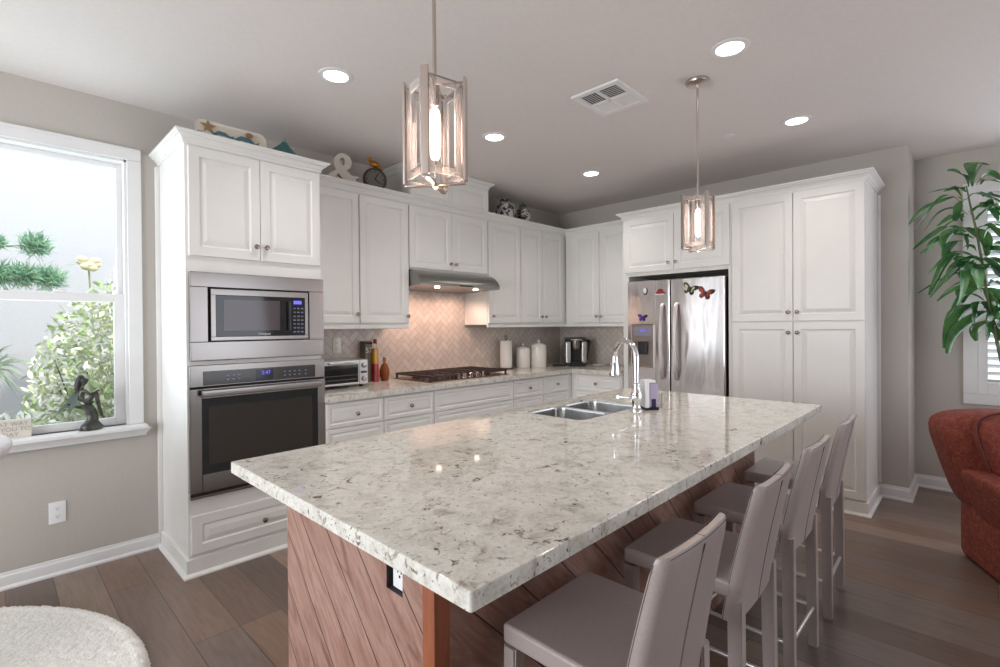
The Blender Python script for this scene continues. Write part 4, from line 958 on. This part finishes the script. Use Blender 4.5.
# ------------------------------------------------------------------ window sill: fairy statuette and sign
SZ = WZ0
r = thing('fairy_figurine', (-4.46, -.035, SZ), 'dark bronze winged fairy figurine seated on a rock on the window sill', 'figurine')
br_ = speckled('dark_bronze', rgb(54, 56, 54), rgb(92, 92, 84), 30, .42, .5)
def skin(name, joints, edges, mat, parent, off, root=0):
    me = bpy.data.meshes.new(name); me.from_pydata([Vector(j[:3]) for j in joints], edges, []); o = bpy.data.objects.new(name, me); COL.objects.link(o)
    o.modifiers.new('skin', 'SKIN'); s2 = o.modifiers.new('sub', 'SUBSURF'); s2.levels = s2.render_levels = 2
    for i, j in enumerate(joints):
        me.skin_vertices[0].data[i].radius = (j[3]*1.22, j[3]*1.22); me.skin_vertices[0].data[i].use_root = (i == root)
    dg = bpy.context.evaluated_depsgraph_get(); m2 = bpy.data.meshes.new_from_object(o.evaluated_get(dg)); bpy.data.objects.remove(o)
    m2.name = name; m2.materials.clear(); m2.materials.append(mat)
    m2.polygons.foreach_set('use_smooth', [True]*len(m2.polygons))
    o = bpy.data.objects.new(name, m2); COL.objects.link(o); o.parent = parent; o.location = off; return o
# local frame: origin at figurine base
J = [(-.036, 0, .150, .016), (-.038, 0, .185, .013), (-.038, 0, .222, .015), (-.034, 0, .245, .007), (-.026, -.002, .262, .007), (-.022, -.003, .284, .021), (-.021, -.003, .300, .018),
     (-.020, -.022, .228, .008), (.000, -.030, .205, .0065), (.034, -.026, .224, .005), (.045, -.022, .226, .005),
     (-.045, .022, .228, .008), (-.052, .030, .190, .0065), (-.030, .020, .162, .005),
     (-.010, -.014, .160, .014), (.028, -.018, .222, .0105), (.036, -.016, .150, .0085), (.054, -.018, .075, .006), (.066, -.020, .066, .005),
     (-.012, .014, .152, .014), (.020, .016, .158, .011), (-.040, .012, .130, .008), (-.085, .010, .150, .006), (-.1, .010, .158, .004)]
E_ = [(0, 1), (1, 2), (2, 3), (3, 4), (4, 5), (5, 6), (2, 7), (7, 8), (8, 9), (9, 10), (2, 11), (11, 12), (12, 13), (0, 14), (14, 15), (15, 16), (16, 17), (17, 18), (0, 19), (19, 20), (20, 21), (21, 22), (22, 23)]
skin('body', J, E_, br_, r, (0, 0, 0))
H = [(-.022, .0, .310, .014), (-.038, .003, .300, .018), (-.046, .006, .27, .017), (-.050, .006, .235, .013), (-.055, .006, .2, .006)]
skin('hair', H, [(0, 1), (1, 2), (2, 3), (3, 4)], mc('bronze_hair', 40, 38, 36), r, (0, 0, 0))
wm = mc('verdigris_wing', 96, 112, 106)
for k, (P, yy) in enumerate((([(-.05, .24), (-.07, .215), (-.10, .16), (-.125, .13), (-.142, .092), (-.118, .118), (-.10, .135), (-.085, .13), (-.06, .15), (-.05, .19)], .022), ([(-.05, .23), (-.075, .17), (-.092, .13), (-.088, .10), (-.075, .125), (-.055, .15)], -.012))):
    MB().quadmesh([[(-4.46+u, -.035+yy+abs(u+.05)*.25+d, SZ+v) for u, v in P] for d in (0, .003)], True, True, True).build('wing', wm, r)
rows = []
for (cx_, z, rx, ry) in ((.005, 0, .052, .034), (.005, .018, .053, .034), (.004, .03, .046, .03), (.012, .05, .03, .024), (.014, .08, .024, .02), (.006, .11, .024, .02), (-.008, .135, .03, .022), (-.014, .147, .026, .02)):
    rows.append([(-4.46+cx_+rx*math.cos(a)*(1+.12*math.sin(3*a+z*90)), -.035+ry*math.sin(a)*(1+.12*math.cos(4*a+z*70)), SZ+z) for a in [2*pi*i/20 for i in range(20)]])
MB().quadmesh(rows, True, True, True).build('rock', br_, r)
r = thing('word_sign', (-4.81, .012, SZ), 'small cream block sign with capital lettering on the window sill', 'sign')
MB().box(-4.920, -4.700, -.005, .025, SZ, SZ+.098, .002).build('block', mc('cream_block', 214, 208, 196), r)
gl = mc('grey_letters', 168, 164, 158)
text_obj('lettering', 'IN THAT WAY', .030, gl, r, (-4.810, -.0058, SZ+.066), (1, 0, 0), (0, 0, 1))
text_obj('lettering', 'I LOVE YOU TO', .030, gl, r, (-4.810, -.0058, SZ+.038), (1, 0, 0), (0, 0, 1))
text_obj('lettering', 'DAY', .030, gl, r, (-4.780, -.0058, SZ+.010), (1, 0, 0), (0, 0, 1))

# ------------------------------------------------------------------ rug, dining chair, armchair
rows = []; random.seed(3)
rc = (-5.475, -1.125); RR = 1.07
for i in range(90):
    k = i/89; rr = RR*(k**.8)
    z = .027 if rr < RR-.055 else (.031 if rr < RR-.03 else .026*(1-((rr-RR+.03)/.03)**2)+.003)
    rows.append([(rc[0]+(rr+random.uniform(-.003, .003))*math.cos(a), rc[1]+(rr+random.uniform(-.003, .003))*math.sin(a), max(.002, z+random.uniform(-.004, .004))) for a in [2*pi*j/720 for j in range(720)]])
rows[0] = [(rc[0]+.002*math.cos(2*pi*j/720), rc[1]+.002*math.sin(2*pi*j/720), .02) for j in range(720)]
tag(MB().quadmesh(rows, True).build('rug', M['rug'], ang=0), 'round white shaggy rug on the floor at lower left', 'rug')
r = thing('dining_chair', (-5.115, -.80, 0), 'dining chair with a rolled white fabric back, cut off at the left edge', 'chair')
T = Matrix.Translation((-5.115, -.80, 0)) @ Matrix.Rotation(math.radians(-80), 4, 'Z')      # local -Y is its front
def lean(p): return T @ Vector((p.x, p.y+max(0, p.z-.45)*.55, p.z))
mm = MB(); mm.superell((0, 0, .885), (.23, .05, .045), .6, .5, 28, 14, lean); mm.build('back_roll', M['linen'], r)
mm = MB(); mm.superell((0, 0, .66), (.21, .028, .215), .2, .25, 28, 14, lean); mm.build('backrest', M['chairwood'], r)
MB().box(-.22, .22, -.46, .02, .42, .50, .02, T=T).build('seat', M['linen'], r)
for a in (-.19, .19):
    for b_ in (-.43, 0): MB().box(a-.02, a+.02, b_-.02, b_+.02, .03, .42, .004, T=T).build('leg', M['chairwood'], r)
# armchair: local a = forward, s = outwards on the side that shows
AO = Vector((-.83, -3.60, 0)); AF = Vector((-.91, -.41, 0)).normalized(); AN = Vector((-AF.y*-1, AF.x*-1, 0)); AN = Vector((-.41, .91, 0)).normalized()
def A(p): return AO+AF*p.x+AN*p.y+Vector((0, 0, p.z))
ac = thing('armchair', (-1.4, -4.2, 0), 'rust red upholstered armchair with a flared back at the right edge', 'armchair')
def flare(p):
    q = p.copy(); t = max(0, (p.z-.24)/.58); mid = -.45
    q.y += (1 if p.y > mid else -1)*.165*min(1, t)**.75*min(1, abs(p.y-mid)/.42); q.x -= .10*t*t
    return A(q)
MB().superell((.43, -.45, .17), (.45, .485, .17), .15, .25, 48, 16, A).build('base', M['redfab'], ac)
MB().superell((.13, -.45, .535), (.14, .46, .315), .42, .3, 56, 24, flare).build('backrest', M['redfab'], ac)
MB().superell((.37, -.45, .625), (.12, .37, .25), .5, .35, 48, 18, flare).build('back_cushion', M['redfab'], ac)
for s0 in (-.075, -.825):
    MB().superell((.57, s0, .40), (.36, .085, .155), .35, .3, 48, 20, flare).build('arm', M['redfab'], ac)
MB().superell((.58, -.45, .39), (.34, .30, .085), .5, .35, 40, 14, A).build('seat_cushion', M['redfab'], ac)
pp = [flare(Vector((.37, -.45+.372*math.copysign(abs(math.cos(t))**.35, math.cos(t)), .625+.252*math.copysign(abs(math.sin(t))**.5, math.sin(t))))) for t in [-pi/2+2*pi*i/64 for i in range(65)]]
MB().tube(pp, .007, 8).build('piping', mc('dark_red_piping', 92, 34, 28), ac)

# ------------------------------------------------------------------ tall indoor plant
leafg = speckled('leaf_green', rgb(46, 98, 54), rgb(96, 146, 84), 7, .24)
def leaf(mb, base, azim, L, wd, rise, droop, twist=0, n=9, T=None):
    d = Vector((math.cos(azim), math.sin(azim), 0)); sd = Vector((-d.y, d.x, 0)); rows = []
    for i in range(n+1):
        u = i/n; hor = L*(u-.18*u*u*droop); z = L*(rise*u-droop*u*u)
        w_ = wd*(math.sin(pi*min(1, u*.93+.07))**.7)*(1-.3*u)+.001
        s2 = (sd*math.cos(twist*u)+Vector((0, 0, 1))*math.sin(twist*u))
        c = Vector(base)+d*hor+Vector((0, 0, z+.012*math.sin(u*9+azim*3)))
        rows.append([c-s2*w_, c-s2*w_*.5-Vector((0, 0, w_*.25)), c-Vector((0, 0, w_*.4)), c+s2*w_*.5-Vector((0, 0, w_*.25)), c+s2*w_])
    mb.quadmesh(rows)
px_, py_ = .12, -3.80
r = thing('potted_plant', (px_, py_, 0), 'tall leafy green cane plant by the shuttered window at right', 'plant')
MB().lathe([(.001, 0), (.13, 0), (.15, .02), (.18, .28), (.19, .30), (.17, .30), (.16, .27), (.001, .27)], (px_, py_, 0), 32).build('pot', mc('terracotta', 150, 84, 56), r)
stem = [(px_, py_, .2), (px_, py_-.03, .68), (px_, py_-.01, 1.02), (.12, -3.76, 1.33), (.12, -3.72, 1.63), (.12, -3.70, 1.81), (.12, -3.67, 2.04), (.12, -3.64, 2.22), (.12, -3.62, 2.36)]
MB().tube(stem, [.02, .016, .012, .010, .008, .008, .007, .006, .004], 10).build('stem', mc('cane', 96, 110, 70), r)
random.seed(12); lm = MB()
LV = [((0.12, -3.63, 2.35), (0.02, -3.53, 2.48), 0.041), ((0.12, -3.65, 2.34), (-0.01, -3.73, 2.47), 0.03), ((0.12, -3.67, 2.35), (0.06, -3.81, 2.39), 0.03), ((0.12, -3.61, 2.28), (0.0, -3.42, 2.32), 0.027), ((0.12, -3.61, 2.26), (-0.02, -3.33, 2.15), 0.027), ((0.12, -3.63, 2.25), (0.06, -3.56, 2.12), 0.047), ((0.12, -3.62, 2.15), (0.2, -3.37, 2.14), 0.025), ((0.12, -3.63, 2.13), (0.17, -3.46, 2.14), 0.033), ((0.12, -3.64, 2.02), (0.16, -3.31, 1.99), 0.03), ((0.12, -3.63, 2.0), (0.02, -3.38, 1.93), 0.027), ((0.12, -3.62, 2.05), (0.1, -3.5, 1.92), 0.047), ((0.12, -3.67, 1.87), (0.03, -3.59, 1.89), 0.033), ((0.12, -3.68, 1.82), (0.0, -3.41, 1.78), 0.019), ((0.12, -3.68, 1.81), (-0.01, -3.4, 1.66), 0.03), ((0.12, -3.69, 1.79), (0.02, -3.43, 1.6), 0.033), ((0.12, -3.69, 1.78), (0.2, -3.64, 1.65), 0.049), ((0.12, -3.68, 1.81), (0.18, -3.54, 1.76), 0.036), ((0.12, -3.71, 1.62), (0.17, -3.59, 1.52), 0.036), ((0.12, -3.7, 1.63), (0.17, -3.35, 1.61), 0.016), ((0.12, -3.71, 1.52), (0.01, -3.5, 1.42), 0.027), ((0.12, -3.71, 1.51), (0.04, -3.64, 1.35), 0.047), ((0.12, -3.72, 1.49), (0.12, -3.48, 1.23), 0.049), ((0.12, -3.73, 1.6), (0.15, -3.75, 1.42), 0.049), ((0.12, -3.69, 2.26), (0.18, -3.81, 2.23), 0.036), ((0.12, -3.68, 2.1), (0.19, -3.82, 2.17), 0.03), ((0.12, -3.7, 1.92), (-0.02, -3.82, 2.05), 0.027), ((0.12, -3.72, 1.85), (0.12, -3.83, 1.86), 0.041), ((0.12, -3.72, 1.63), (0.14, -3.84, 1.61), 0.036), ((0.12, -3.76, 1.33), (0.09, -3.81, 1.22), 0.036), ((0.12, -3.74, 1.3), (0.01, -3.82, 1.35), 0.036), ((0.12, -3.71, 1.74), (0.08, -3.83, 1.68), 0.03), ((0.12, -3.69, 2.04), (-0.02, -3.81, 1.98), 0.036), ((0.12, -3.67, 2.2), (0.2, -3.8, 2.13), 0.033), ((0.12, -3.66, 2.15), (0.18, -3.77, 2.22), 0.027), ((0.12, -3.75, 1.47), (0.1, -3.83, 1.4), 0.033), ((0.12, -3.64, 2.31), (0.04, -3.5, 2.35), 0.027), ((0.12, -3.76, 1.38), (0.2, -3.67, 1.26), 0.03)]
def leaf(mb, p0, p1, wd):
    p0, p1 = Vector(p0), Vector(p1); d = p1-p0; L = d.length; n = 12; rows = []
    tw = random.uniform(-1.3, 1.3); arch = random.uniform(.18, .38)*L; wob = random.uniform(0, 6); hook = random.uniform(.05, .3)*L
    sd0 = d.cross(Vector((0, 0, 1))).normalized()
    if wd > .035: sd0 = (sd0+Vector((-.5, -.8, 0))).normalized()
    for i in range(n+1):
        u = i/n; c = p0+d*u+Vector((0, 0, arch*4*u*(1-u)*(1.2-u)-hook*max(0, u-.65)**2*6))+sd0*(.03*math.sin(u*5+wob))
        w_ = wd*(math.sin(pi*min(1, u*.84+.12))**.7)*(.25+.75*min(1, u*3.2))+.0015
        nz = d.normalized().cross(sd0); s2 = (sd0*math.cos(tw*u)+nz*math.sin(tw*u)).normalized(); up_ = s2.cross(d.normalized())*.35
        rip = .22*wd*math.sin(u*13+wob)
        rows.append([c-s2*w_+up_*(w_+rip), c-s2*w_*.5+up_*w_*.35, c, c+s2*w_*.5+up_*w_*.35, c+s2*w_+up_*(w_-rip)])
    mb.quadmesh(rows)
for p0, p1, wd in LV: leaf(lm, p0, (p1[0]+random.uniform(-.04, .04), p1[1], p1[2]+random.uniform(-.03, .02)), wd*1.35)
for p0, p1, wd in LV[4:23:2]+LV[9:22:3]:     # a second, slightly lower whorl
    leaf(lm, (p0[0], p0[1], p0[2]-.05), (p1[0]+random.uniform(-.25, .1), p1[1]-random.uniform(.0, .14), p1[2]-random.uniform(.0, .1)), wd*1.3)
for p0, p1, wd in LV[::2]:      # leaves on the window side of the cane
    leaf(lm, p0, (p0[0]*2-p1[0]+random.uniform(-.05, .12), p0[1]-abs(p1[1]-p0[1])*.9, p1[2]+random.uniform(-.08, .08)), wd)
lm.build('foliage', leafg, r, ang=0)

# ------------------------------------------------------------------ outdoors beyond the window
st(MB().box(-9, 1.5, .15, 7, -.35, -.25), 'ground', speckled('mulch', rgb(120, 110, 96), rgb(150, 138, 120), 12, .95, world=True))
tag(MB().box(-9, 1.0, 2.7, 2.9, -.25, 4.2).build('garden_wall', speckled('stucco', rgb(206, 203, 210), rgb(212, 209, 216), 60, .95, bs=.3, world=True)), 'tall pale stucco wall outside the window', 'wall')
def shrub(name, c, h, n, ls, mats, label, seed, flowers=0):
    random.seed(seed)
    r = thing(name, (c[0], c[1], -.25), label, 'shrub')
    tb = MB()
    for i in range(9):
        a = i*.7; tb.tube([(c[0]+.03*math.cos(a), c[1]+.03*math.sin(a), -.25), (c[0]+h[0]*.4*math.cos(a), c[1]+h[1]*.4*math.sin(a), c[2]*.5), (c[0]+h[0]*.75*math.cos(a), c[1]+h[1]*.75*math.sin(a), c[2]+h[2]*.45*random.random())], [.014, .009, .004], 6)
    tb.build('branches', mc('bark', 110, 98, 84), r)
    lb = MB(); fb = MB()
    for i in range(n):
        while 1:
            p = Vector((random.uniform(-1, 1), random.uniform(-1, 1), random.uniform(-1, 1)))
            if .3 < p.length < 1: break
        p = Vector((c[0]+p.x*h[0], c[1]+p.y*h[1], c[2]+p.z*h[2]))
        R = Euler((random.uniform(-1.2, 1.2), random.uniform(-1.2, 1.2), random.uniform(0, 6.3))).to_matrix(); s = ls*random.uniform(.6, 1.2)
        V = [lb.bm.verts.new(p+R @ Vector(q)*s) for q in ((-1, 0, 0), (-.2, .42, .12), (.6, .3, .05), (1.1, 0, -.1), (.6, -.3, .05), (-.2, -.42, .12))]
        f1 = lb.bm.faces.new((V[0], V[1], V[2], V[3])); f2 = lb.bm.faces.new((V[0], V[3], V[4], V[5]))
        f1.material_index = f2.material_index = i % len(mats)
    lb.build('foliage', mats, r, ang=0, norm=False)
    return r
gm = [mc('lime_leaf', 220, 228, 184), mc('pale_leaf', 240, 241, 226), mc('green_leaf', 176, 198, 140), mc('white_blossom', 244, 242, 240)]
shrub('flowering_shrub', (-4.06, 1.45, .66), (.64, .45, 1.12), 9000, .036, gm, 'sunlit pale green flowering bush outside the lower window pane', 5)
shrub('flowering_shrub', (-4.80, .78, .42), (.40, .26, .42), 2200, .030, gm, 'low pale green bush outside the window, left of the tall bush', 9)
def spiky(name, x, y, tufts, label, col, z0=-.25, nb=130):
    r = thing(name, (x, y, z0), label, 'plant'); random.seed(21)
    for (tx, tz, rad) in tufts:
        sm = MB().tube([(x, y, z0), ((x+tx)/2, y, (z0+tz)/2+.1), (tx, y, tz)], [.014, .011, .008], 6).build('stalk', mc('green_stalk', 130, 150, 110), r)
        b_ = MB()
        for i in range(nb):
            d = Vector((random.gauss(0, 1), random.gauss(0, 1), random.gauss(.35, 1))).normalized(); L = rad*random.uniform(.7, 1.1); s2 = d.orthogonal().normalized()*.006
            p = Vector((tx, y, tz)); q = p+d*L*.6; e = p+d*L+Vector((0, 0, -.25*rad))
            b_.quadmesh([[p-s2, p+s2], [q-s2, q+s2], [e-s2*.2, e+s2*.2]])
        b_.build('tuft', col, sm, ang=0, norm=False)
    return r
gg = [mc('blue_green_blade', 112, 160, 130), mc('pale_blade', 160, 196, 160)]
r = thing('pine_tree', (-5.45, 2.0, -.25), 'young pine whose needle tufts reach across the upper window pane', 'tree'); random.seed(21)
MB().tube([(-5.45, 2.0, -.25), (-5.43, 2.0, 1.2), (-5.4, 2.0, 2.6)], [.06, .05, .03], 10).build('trunk', mc('pine_bark', 120, 104, 90), r)
for (tx, tz, rad, zb0) in ((-4.58, 2.06, .155, 1.9), (-4.82, 2.06, .10, 1.9), (-4.80, 1.80, .16, 1.6), (-4.66, 1.80, .15, 1.6), (-4.50, 1.79, .17, 1.6), (-4.92, 1.86, .15, 1.65)):
    br2 = MB().tube([(-5.42, 2.0, zb0), (-5.1, 1.97, (zb0+tz)/2), (tx, 1.95, tz)], [.02, .012, .006], 6).build('branch', mc('pine_twig', 150, 150, 128), r)
    b_ = MB()
    for i in range(700):
        o_ = Vector((random.gauss(0, .22), random.gauss(0, .22), random.gauss(0, .2)))*rad
        d = (o_.normalized()*.6+Vector((random.gauss(.2, .7), random.gauss(0, .7), random.gauss(.35, .7)))).normalized(); L = rad*random.uniform(.3, .55); s2 = d.orthogonal().normalized()*.003
        p = Vector((tx, 1.95, tz))+o_; e = p+d*L
        b_.quadmesh([[p-s2, p+s2], [p+d*L*.6-s2, p+d*L*.6+s2], [e-s2*.2, e+s2*.2]], mi=i % 2)
    b_.build('needles', gg, br2, ang=0, norm=False)
spiky('spiky_plant', -4.86, 2.3, [(-4.86, 1.05, .30)], 'grey green spiky plant outside, behind the low bush', mc('grey_blade', 150, 165, 140), nb=90)
r = thing('garden_flower', (-4.22, 2.2, -.25), 'single pale yellow bloom on a tall stalk outside the window', 'flower')
MB().tube([(-4.22, 2.2, -.25), (-4.18, 2.2, 1.3), (-4.21, 2.2, 1.93)], .008, 6).build('stalk', mc('flower_stalk', 160, 170, 120), r)
m = MB(); random.seed(2)
for i in range(14):
    a = i*2.4; m.superell((-4.21+.055*math.cos(a), 2.2+.03*math.sin(a), 1.96+.04*math.sin(i*1.7)), (.04, .024, .03), 1, 1, 10, 6)
m.build('bloom', mc('cream_petal', 240, 228, 190), r)
